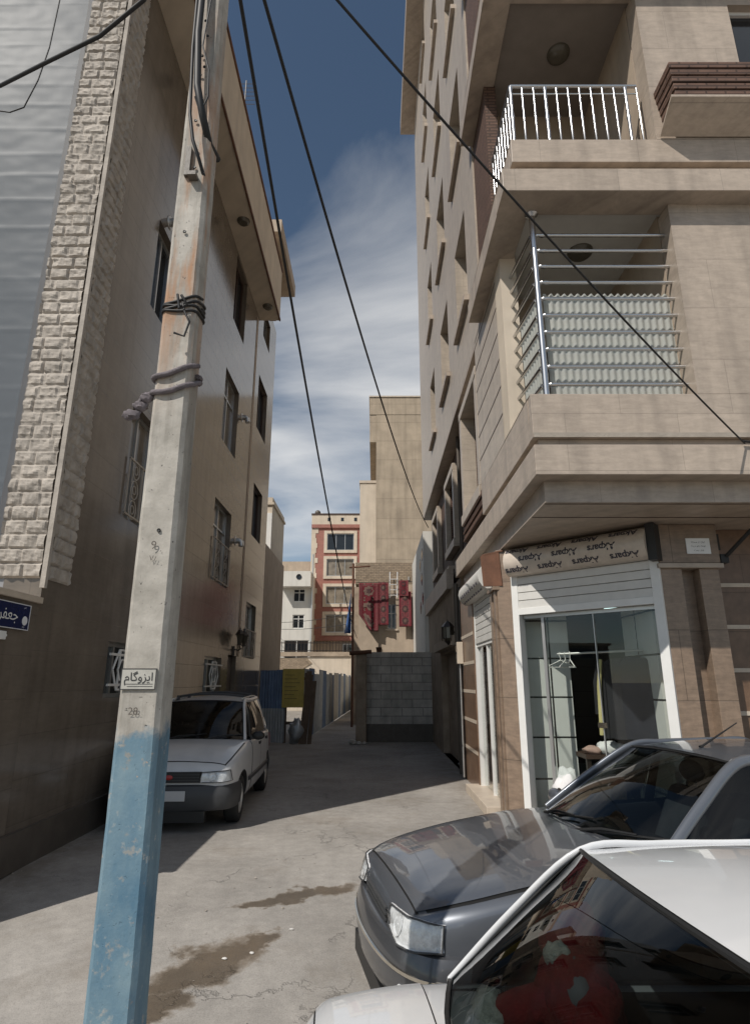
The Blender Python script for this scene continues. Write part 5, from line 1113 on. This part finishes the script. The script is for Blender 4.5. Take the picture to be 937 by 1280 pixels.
    for fn, par in ((wf, ws), (rf, rw_)):
        loop = [fn(t, 0) for t in lin(0, 1, 14)] + [fn(1, t) for t in lin(0, 1, 8)[1:]] + [fn(1 - t, 1) for t in lin(0, 1, 14)[1:]] + [fn(0, 1 - t) for t in lin(0, 1, 8)[1:-1]]
        g = MB(); k = len(loop); cen = sum(loop, Vector()) / k
        inner = [p.lerp(cen, .030) for p in loop]; nrm = (loop[3] - loop[0]).cross(loop[20] - loop[0]).normalized(); nrm = nrm if nrm.z > 0 else -nrm
        g.add([p + nrm * .004 for p in loop] + [p + nrm * .006 for p in inner], [(i, (i + 1) % k, k + (i + 1) % k, k + i) for i in range(k)]); g.tube(loop + [loop[0]], .009, 6, caps=False); g.build('window_seal', 'black', par, smooth=50, local=True)
    # roof: crowned, rolled over at the sides, following the bowed glass edges
    m = MB()
    def roof(u, v, lift=0.0):
        uu = 2 * u - 1; f = wf(u, 1); r = rf(u, 1); p = r.lerp(f, v)
        cr = P.get('crown', .05) * (1 - (2 * v - 1) ** 2) * (1 - uu ** 2 * .8); yk = p.y * (1 + .035 * (4 * v * (1 - v)) ** .5 * abs(uu) ** 3)
        return Vector((p.x, yk, p.z + cr + .012 * (1 - abs(uu) ** 6) + lift))
    m.grid(roof, 26, 20); m.build('roof', paint, root, smooth=60, local=True, recalc=False)
    m = MB(); m.grid(lambda u, v: roof(u, v, -.03), 12, 8); m.build('headliner', 'headliner', root, local=True, recalc=False)
    # side frames: A pillar, roof rail, C pillar as one swept member
    for s in (-1, 1):
        a_, t_, c_, d_ = F(ab, s), F(at_, s), F(ct, s), F(cb_, s); mid = (t_ + c_) / 2 + Vector((0, s * .012, P.get('crown', .05) * .35))
        path = []
        key = [a_, a_.lerp(t_, .5) + Vector((.012, 0, .012)), t_, t_.lerp(mid, .5) + Z * .008, mid, mid.lerp(c_, .5) + Z * .008, c_, c_.lerp(d_, .5) + Vector((-.01, 0, .012)), d_]
        for i in range(len(key) - 1):
            p0 = key[max(i - 1, 0)]; p1 = key[i]; p2 = key[i + 1]; p3 = key[min(i + 2, len(key) - 1)]
            for t in lin(0, 1, 6)[:-1]: path.append(.5 * ((2 * p1) + (p2 - p0) * t + (2 * p0 - 5 * p1 + 4 * p2 - p3) * t * t + (3 * p1 - p0 - 3 * p2 + p3) * t ** 3))
        path.append(key[-1]); pw = P.get('pw', .034)
        pr = [(pw * math.cos(q) , pw * .62 * math.sin(q)) for q in lin(0, 2 * math.pi, 12)[:-1]]
        m = MB(); m.sweep(path, pr, up=(0, s * .9, .45)); fr = m.build('pillar_frame', paint, root, smooth=50, local=True)
        # side glass between the belt line and the rail
        def rail(x):
            for p, q in zip(path, path[1:]):
                if (p.x - x) * (q.x - x) <= 0 and abs(p.x - q.x) > 1e-6: return p.lerp(q, (x - p.x) / (q.x - p.x))
            return path[-1] if x < path[-1].x else path[0]
        belt = lambda x: Vector((x, s * at(x)[0] * .915, at(x)[2] - .004))
        xa, xd = ab.x - .10, P['sideend']
        for (x0, x1, nm) in ((bx + .03, xa, 'front_side_window'), (xd, bx - .03, 'rear_side_window')):
            m = MB(); m.grid(lambda u, v: belt(x0 + (x1 - x0) * u).lerp(rail(x0 + (x1 - x0) * u), v) + Vector((0, s * .02 * 4 * v * (1 - v), 0)), 20, 8); sw = m.build(nm, P.get('sideglass', 'glass_car_dark'), root, smooth=60, local=True, recalc=False)
            g = MB(); lp = [belt(x) + Vector((0, s * .004, .008)) for x in lin(x0, x1, 10)]; g.tube(lp, .010, 6); lp = [rail(x) + Vector((0, s * .006, -pw * .75)) for x in lin(x0, x1, 16)]; g.tube(lp, .008, 6); g.build('window_seal', 'black', sw, local=True)
        m = MB(); m.hexa([belt(bx - .035) + Vector((0, -s * .02, 0)), belt(bx + .035) + Vector((0, -s * .02, 0)), belt(bx + .035) + Vector((0, s * .012, 0)), belt(bx - .035) + Vector((0, s * .012, 0)), rail(bx - .03) + Vector((0, -s * .02, 0)), rail(bx + .03) + Vector((0, -s * .02, 0)), rail(bx + .03) + Vector((0, s * .006, 0)), rail(bx - .03) + Vector((0, s * .006, 0))]); m.build('door_pillar', 'black', root, local=True)
        if P.get('cpanel'):
            m = MB(); m.grid(lambda u, v: belt(xd + (cb_.x - .0 - xd) * u).lerp(rail(xd + (cb_.x - xd) * u) if True else 0, v) + Vector((0, s * .012 * 4 * v * (1 - v), 0)), 8, 8); m.build('rear_quarter_panel', paint, root, smooth=60, local=True, solid=.02, recalc=False)
        # mirror
        mx_ = ab.x - .16; b = belt(mx_); m = MB(); m.ball(b + Vector((0, s * .11, .06)), .075, .62, 1.25, .78, 10); m.box(b.x - .03, b.x + .02, min(b.y, b.y + s * .08), max(b.y, b.y + s * .08), b.z + .01, b.z + .06); mi_ = m.build('door_mirror', P.get('mirror', 'black'), root, smooth=60, local=True)
        m = MB(); m.lathe(b + Vector((-.042, s * .115, .06)), (-1, 0, 0), [(0, .006), (.055, .006), (.058, 0)], 20); m.build('mirror_glass', 'chrome', mi_, local=True)
    # interior: dashboard, seats with headrests, steering wheel
    xi = ab.x; m = MB(); wd = at(xi)[0] * .86; zb_ = at(xi)[2]
    m.hexa([(xi - .62, -wd, .5), (xi + .03, -wd, .5), (xi + .03, wd, .5), (xi - .62, wd, .5), (xi - .42, -wd, zb_ - .03), (xi + .10, -wd, zb_ - .015), (xi + .10, wd, zb_ - .015), (xi - .42, wd, zb_ - .03)]); m.build('dashboard', 'dash', root, local=True, bevel=.03)
    m = MB(); c0 = Vector((xi - .68, P.get('steer', .36), zb_ - .10)); ax = Vector((-.85, 0, .52)).normalized(); e1 = Vector((0, 1, 0)); e2 = ax.cross(e1)
    m.tube([c0 + (e1 * math.cos(q) + e2 * math.sin(q)) * .185 for q in lin(0, 2 * math.pi, 32)], .015, 8, caps=False); m.tube([c0 + e1 * .18, c0 - e1 * .18], .018, 8); m.tube([c0, c0 - ax * .3], .03, 8); m.build('steering_wheel', 'black', root, smooth=50, local=True)
    for (x, ys, hb) in ((bx + .12, (-.36, .36), .50), (P['rearseat'], (-.36, .36), .44)):
        for y in ys:
            m = MB(); m.hexa([(x - .05, y - .25, .45), (x + .48, y - .25, .45), (x + .48, y + .25, .45), (x - .05, y + .25, .45), (x - .1, y - .24, .60), (x + .48, y - .23, .62), (x + .48, y + .23, .62), (x - .1, y + .24, .60)]); st_ = m.build('seat', 'seat_grey', root, local=True, bevel=.04)
            m = MB(); m.hexa([(x - .1, y - .25, .56), (x + .06, y - .25, .56), (x + .06, y + .25, .56), (x - .1, y + .25, .56), (x - .27, y - .20, .56 + hb), (x - .16, y - .20, .56 + hb), (x - .16, y + .20, .56 + hb), (x - .27, y + .20, .56 + hb)]); m.build('backrest', 'seat_grey', st_, local=True, bevel=.05)
            m = MB(); m.ball((x - .24, y, .56 + hb + .11), .13, .42, 1.0, .62, 10); m.tube([(x - .215, y - .05, .54 + hb), (x - .235, y - .05, .62 + hb)], .008, 6); m.tube([(x - .215, y + .05, .54 + hb), (x - .235, y + .05, .62 + hb)], .008, 6); m.build('headrest', 'seat_grey', st_, smooth=70, local=True)
    m = MB(); q0 = cb_; m.box(q0.x - .02, q0.x + .42, -at(q0.x)[0] * .8, at(q0.x)[0] * .8, at(q0.x)[2] - .10, at(q0.x)[2] + P.get('shelf', -.06)); m.build('parcel_shelf', 'dash', root, local=True)
    # wipers
    for y0 in P.get('wipers', ()):
        p0 = wf((y0 / ab.y + 1) / 2, .0) + Vector((.03, 0, .02)); p1 = wf((y0 / ab.y + 1) / 2 + .30, .10) + Vector((.02, 0, .025)); m = MB(); m.tube([p0, p0.lerp(p1, .5) + Vector((.01, 0, .02)), p1], [.012, .009, .006], 6)
        m.tube([wf((y0 / ab.y + 1) / 2 + .06, .03) + Vector((.012, 0, .014)), wf((y0 / ab.y + 1) / 2 + .42, .14) + Vector((.012, 0, .014))], .007, 6); m.build('wiper', 'black', root, smooth=50, local=True)
    return root, at, wf, rf, roof
def on_front(at, y, z, off=.012):
    """where a body's nose surface lies at this height and half width"""
    def inside(x):
        h = half_section(*at(x), False)
        for a, b in zip(h, h[1:]):
            if (a[1] - z) * (b[1] - z) <= 0 and abs(a[1] - b[1]) > 1e-9:
                if a[0] + (b[0] - a[0]) * (z - a[1]) / (b[1] - a[1]) >= y: return True
        return False
    x = 2.3
    while x > .3 and not (x <= on_front.xmax(at) and inside(x)): x -= .004
    return (x + off, y + off * .5, z)
on_front.xmax = lambda at: at.xmax
def lamp_unit(root, pts_top, pts_bot, depth, name='headlight', back='reflector', at=None):
    """lens following a bent line of points, with a reflector bowl and bezel behind it"""
    d = Vector(depth); n = len(pts_top)
    if at:
        def dense(p): return [(0, a[1] + (b[1] - a[1]) * t, a[2] + (b[2] - a[2]) * t) for a, b in zip(p, p[1:]) for t in (0, .25, .5, .75)] + [p[-1]]
        pts_top = dense(pts_top); pts_bot = dense(pts_bot); n = len(pts_top)
    if at: raw_t, raw_b = pts_top, pts_bot
    for s in (-1, 1):
        T = [Vector((p[0], s * p[1], p[2])) for p in pts_top]; B_ = [Vector((p[0], s * p[1], p[2])) for p in pts_bot]; dd = Vector((d.x, s * d.y, d.z))
        if at:
            NR = 6; rows = lambda off: [[(lambda q: Vector((q[0], s * q[1], q[2])))(on_front(at, pt_[1] + (pb_[1] - pt_[1]) * r / NR, pt_[2] + (pb_[2] - pt_[2]) * r / NR, off)) for pt_, pb_ in zip(raw_t, raw_b)] for r in range(NR + 1)]
            Kr, Tr = rows(.006), rows(.022)
        else: Kr, Tr = [[p + dd for p in T], [p + dd for p in B_]], [T, B_]
        gridf = lambda nr: [(a * n + i, a * n + i + 1, (a + 1) * n + i + 1, (a + 1) * n + i) for a in range(nr) for i in range(n - 1)]
        KT, KB, T, B_ = Kr[0], Kr[-1], Tr[0], Tr[-1]; nr_ = len(Kr) - 1
        m = MB(); m.add([p for r in Kr for p in r], gridf(nr_)); m.add(T + B_ + KT + KB, [(i, i + 1, 2 * n + i + 1, 2 * n + i) for i in range(n - 1)] + [(n + i, n + i + 1, 3 * n + i + 1, 3 * n + i) for i in range(n - 1)]); h = m.build(name, back, root, local=True, smooth=40, recalc=False)
        m = MB(); m.add([p for r in Tr for p in r], gridf(nr_)); m.build('lens', 'lens' if back == 'reflector' else back, h, smooth=60, local=True, recalc=False)
        m = MB(); lp = T + B_[::-1]; m.tube(lp + [lp[0]], .005, 6, caps=False); m.build('lamp_bezel', 'bumper_grey', h, smooth=50, local=True)
        if back == 'reflector':
            for t, r in ((.36, .40),):
                i = t * (n - 1); k = int(i); f = i - k; c = (KT[k].lerp(KT[k + 1], f) + KB[k].lerp(KB[k + 1], f)) / 2 + dd * -.03; rr = (T[k] - B_[k]).length * r
                m = MB(); ax = (T[k + 1] - T[k]).cross(T[k] - B_[k]).normalized(); ax = ax if ax.x > 0 else -ax; m.lathe(c, ax, [(0, .0), (rr * .5, .002), (rr * .85, .006), (rr, .012), (rr * 1.05, .009)], 20); m.ball(c + ax * .004, rr * .2, n=8); m.build('lamp_bowl', 'reflector', h, smooth=60, local=True)
def plate(root, x, z, nx, w_=.44, h_=.11):
    m = MB(); m.box(min(x, x + nx * .012), max(x, x + nx * .012), -w_ / 2, w_ / 2, z, z + h_); m.build('number_plate', 'plate', root, local=True, bevel=.004)

# grey saloon: front to the left, parked across the alley mouth
G = dict(paint='car_grey', sec=[(-2.14, .62, .32, .66, .70), (-2.08, .70, .28, .80, .86), (-1.9, .78, .24, .90, .97), (-1.5, .83, .22, .92, .99), (-.9, .85, .20, .905, .96), (0, .852, .20, .89, .92), (.55, .85, .20, .875, .90), (.75, .848, .20, .865, .915), (1.3, .842, .22, .80, .868), (1.70, .815, .25, .735, .805), (1.93, .755, .28, .69, .745), (2.05, .67, .32, .655, .69), (2.11, .56, .36, .58, .62)],
    cabin=(-1.05, .52), axles=(-1.30, 1.37), wr=.30, arch=.345, bonnet=(.84, 2.03), boot=(-2.02, -1.62), doors=((-.28, .58), (-1.0, -.28)), moulding=(-1.0, .95, .50),
    bumpers=[('front_bumper', [(1.55, .845), (1.86, .83), (2.06, .72), (2.17, .45), (2.21, 0)], .26, .53, 'bumper_painted', 'chrome'), ('rear_bumper', [(-1.55, .85), (-1.9, .82), (-2.12, .70), (-2.20, .4), (-2.22, 0)], .28, .56, 'bumper_painted', 'chrome')],
    gh=((.62, .72, .885), (-.05, .555, 1.335), (-1.12, .56, 1.345), (-1.62, .70, .945)), bpillar=-.30, wsb=.20, rwb=.10, crown=.045, sideend=-1.22, cpanel=True, rearseat=-.95, wipers=(-.45, .10), mirror='car_grey', glass='glass_car', pw=.036)
root, at, wf, rf, roof = make_car('parked_car', (2.09, 4.56, -.13), R(180 + 11), 'dark grey saloon with clear headlamps parked before the shop', G)
lamp_unit(root, [(0, .33, .640), (0, .45, .650), (0, .57, .658), (0, .66, .662), (0, .745, .655)], [(0, .37, .552), (0, .47, .530), (0, .58, .522), (0, .67, .524), (0, .755, .540)], (-.10, -.03, 0), at=at)
m = MB(); m.add([(2.10, -.30, .62), (2.10, .30, .62), (2.125, .30, .52), (2.125, -.30, .52), (2.05, -.30, .62), (2.05, .30, .62), (2.05, .30, .52), (2.05, -.30, .52)], [(0, 1, 2, 3), (4, 5, 6, 7), (0, 1, 5, 4), (3, 2, 6, 7), (0, 3, 7, 4), (1, 2, 6, 5)]); gr = m.build('grille', 'black', root, local=True)
m = MB()
for k in range(3): m.box(2.10 + .006 * k, 2.128, -.29, .29, .535 + k * .03, .545 + k * .03)
m.build('grille_bar', 'bumper_grey', gr, local=True)
m = MB(); p = roof(.62, .88); m.tube([p, p + Vector((-.02, .0, .012)), p + Vector((-.30, .02, .16))], [.016, .008, .004], 8); m.build('aerial', 'black', root, smooth=50, local=True)
for s in (-1, 1): m = MB(); m.hexa([(-2.10, s * .42, .66), (-2.16, s * .42, .66), (-2.10, s * .72, .66), (-2.03, s * .74, .66), (-2.08, s * .42, .80), (-2.13, s * .42, .80), (-2.08, s * .70, .80), (-2.0, s * .72, .80)]); m.build('tail_lamp', 'lamp_red', root, local=True)
for s in (-1, 1): m = MB(); m.ball((2.12, s * .62, .33), .05, .4, 1.1, .7, 8); m.build('fog_lamp', 'reflector', root, smooth=60, local=True)

# white hatchback facing the viewer in the shade
H = dict(paint='car_white_dusty', sec=[(-1.76, .60, .34, .70, .74), (-1.70, .70, .28, .84, .88), (-1.5, .765, .24, .92, .95), (-1.0, .80, .22, .93, .96), (0, .802, .20, .915, .94), (.50, .80, .20, .905, .93), (.70, .798, .20, .895, .945), (1.10, .785, .22, .845, .915), (1.50, .745, .26, .765, .825), (1.66, .70, .29, .71, .765), (1.73, .64, .33, .66, .70), (1.765, .55, .38, .60, .63)],
    cabin=(-1.5, .50), axles=(-1.13, 1.17), wr=.275, arch=.32, bonnet=(.80, 1.66), doors=((-.20, .58), (-.95, -.20)), moulding=(-1.0, .85, .46),
    bumpers=[('front_bumper', [(1.30, .79), (1.56, .775), (1.74, .68), (1.82, .42), (1.85, 0)], .24, .52, 'bumper_grey', None), ('rear_bumper', [(-1.35, .79), (-1.58, .77), (-1.74, .66), (-1.80, .4), (-1.82, 0)], .26, .54, 'bumper_grey', None)],
    gh=((.60, .685, .91), (.02, .555, 1.40), (-1.25, .56, 1.42), (-1.60, .66, .96)), bpillar=-.22, wsb=.16, rwb=.06, crown=.04, sideend=-1.2, cpanel=True, rearseat=-.95, wipers=(-.40, .12), glass='glass_car_dark', pw=.032)
root, at, wf, rf, roof = make_car('parked_car', (-2.52, 9.5, 0), R(-90 + 2.5), 'dusty white hatchback with roof bars parked in the shaded alley', H)
lamp_unit(root, [(0, .37, .655), (0, .50, .662), (0, .61, .668), (0, .69, .672)], [(0, .35, .545), (0, .50, .545), (0, .62, .548), (0, .715, .55)], (-.08, -.02, 0), at=at)
m = MB(); m.hexa([(1.70, -.40, .545), (1.800, -.36, .545), (1.800, .36, .545), (1.70, .40, .545), (1.70, -.40, .662), (1.790, -.36, .662), (1.790, .36, .662), (1.70, .40, .662)]); gr = m.build('grille', 'black', root, local=True)
m = MB()
for k in range(3): m.box(1.78, 1.804 - .002 * k, -.36, .36, .57 + k * .03, .576 + k * .03)
m.build('grille_bar', 'bumper_grey', gr, local=True); m = MB(); m.ball((1.804, 0, .605), .05, .2, 1, .55, 10); m.build('emblem', 'emblem_red', gr, smooth=60, local=True)
plate(root, 1.85, .355, 1)
for v in (.80, .28):
    m = MB(); pts = [roof(u, v) + Z * .05 for u in lin(.06, .94, 10)]; m.tube(pts, .017, 8); 
    for u in (.06, .94): p = roof(u, v); m.hexa([p + Vector((-.05, -.02, -.03)), p + Vector((.05, -.02, -.03)), p + Vector((.05, .02, -.03)), p + Vector((-.05, .02, -.03)), p + Vector((-.03, -.015, .07)), p + Vector((.03, -.015, .07)), p + Vector((.03, .015, .07)), p + Vector((-.03, .015, .07))])
    m.build('roof_bar', 'bumper_grey', root, smooth=40, local=True)
for s in (-1, 1): m = MB(); pts = [roof(.5 + s * .455, v) + Z * .035 for v in lin(.06, .94, 12)]; m.tube(pts, .014, 8); m.build('roof_rail', 'aluminium', root, smooth=50, local=True)
for s in (-1, 1): m = MB(); m.box(-1.80, -1.62, s * .50, s * .74, .62, .84); m.build('tail_lamp', 'lamp_red', root, local=True)

# white saloon beside the viewer: boot and rear window towards the alley
Wc = dict(paint='car_white', sec=[(-2.01, .62, .34, .72, .76), (-1.97, .70, .30, .86, .91), (-1.86, .775, .26, .935, .985), (-1.55, .82, .22, .95, 1.005), (-.9, .845, .20, .93, .985), (0, .848, .20, .905, .93), (.6, .846, .20, .885, .91), (.8, .843, .20, .875, .92), (1.3, .835, .22, .82, .89), (1.75, .80, .26, .755, .82), (1.98, .73, .30, .70, .75), (2.08, .64, .34, .65, .68), (2.12, .54, .38, .58, .62)],
    cabin=(-1.34, .56), axles=(-1.28, 1.36), wr=.29, arch=.335, bonnet=(.88, 2.0), boot=(-1.91, -1.56), doors=((-.26, .60), (-.98, -.26)), moulding=(-1.0, .95, .5),
    bumpers=[('front_bumper', [(1.55, .84), (1.88, .81), (2.06, .68), (2.16, .42), (2.19, 0)], .26, .54, 'bumper_grey', None), ('rear_bumper', [(-1.55, .84), (-1.82, .81), (-2.0, .68), (-2.07, .42), (-2.09, 0)], .30, .58, 'bumper_grey', None)],
    gh=((.64, .70, .90), (.0, .56, 1.40), (-1.02, .575, 1.405), (-1.46, .70, .99)), bpillar=-.28, wsb=.16, rwb=.10, crown=.04, sideend=-1.38, shelf=.03, cpanel=True, rearseat=-.93, wipers=(-.42, .1), glass='glass_car', pw=.014)
WR = (1.76, 1.79, -.26); WZ = R(4)
root, at, wf, rf, roof = make_car('parked_car', WR, WZ, 'clean white saloon nearest the viewer with red plush in its rear window', Wc)
plate(root, -2.09, .40, -1); plate(root, 2.18, .36, 1)
for s in (-1, 1): m = MB(); m.hexa([(-2.03, s * .40, .70), (-1.97, s * .40, .70), (-1.88, s * .76, .70), (-1.94, s * .76, .70), (-2.01, s * .40, .84), (-1.95, s * .40, .84), (-1.86, s * .755, .84), (-1.92, s * .755, .84)]); m.build('tail_lamp', 'lamp_red', root, local=True)
lamp_unit(root, [(0, .34, .63), (0, .54, .64), (0, .70, .65)], [(0, .34, .53), (0, .55, .53), (0, .72, .535)], (-.08, -.02, 0), at=at)
# red plush toy lying on the parcel shelf behind the rear window
mtx = Matrix.Translation(WR) @ Matrix.Rotation(WZ, 4, 'Z')
ty = thing('plush_toy', mtx @ Vector((-1.14, .36, .972)), 'red plush toy with white mitts lying behind the rear window of the nearest white car', 'toy', None, WZ)
m = MB(); m.ball((0, 0, .10), .13, .9, 1.1, .9, 14, None, 0, .25); m.ball((.05, .16, .16), .10, 1, 1, 1, 12, None, 0, .25); m.tube([(.02, -.1, .12), (-.05, -.2, .10), (-.10, -.27, .06)], [.06, .055, .045], 10); m.tube([(-.08, .02, .08), (-.16, .06, .05), (-.21, .09, .03)], [.06, .055, .045], 10); m.tube([(0, .02, .14), (-.03, .02, .18), (-.05, .02, .20)], [.05, .05, .04], 10); m.lathe((.07, .18, .20), (.5, .2, .8), [(.085, 0), (.06, .04), (.02, .09), (0, .10)], 12)
m.build('toy_body', 'plush_red', ty, smooth=80, local=True)
for c, r in (((-.12, -.30, .05), .055), ((-.24, .11, .03), .055), ((-.05, .02, .20), .040), ((.02, .14, .12), .06)): m = MB(); m.ball(c, r, 1, 1.2, .9, 10, None, 0, .4); m.build('mitt', 'plush_white', ty, smooth=80, local=True)
m = MB(); m.ball(mtx @ Vector((-1.36, .10, .985)), .06, 1, 1.3, .8, 10, None, 0, .5); props(m.build('pompom', 'plush_white', smooth=80), 'white fluffy pompom on the parcel shelf of the nearest white car', 'pompom')
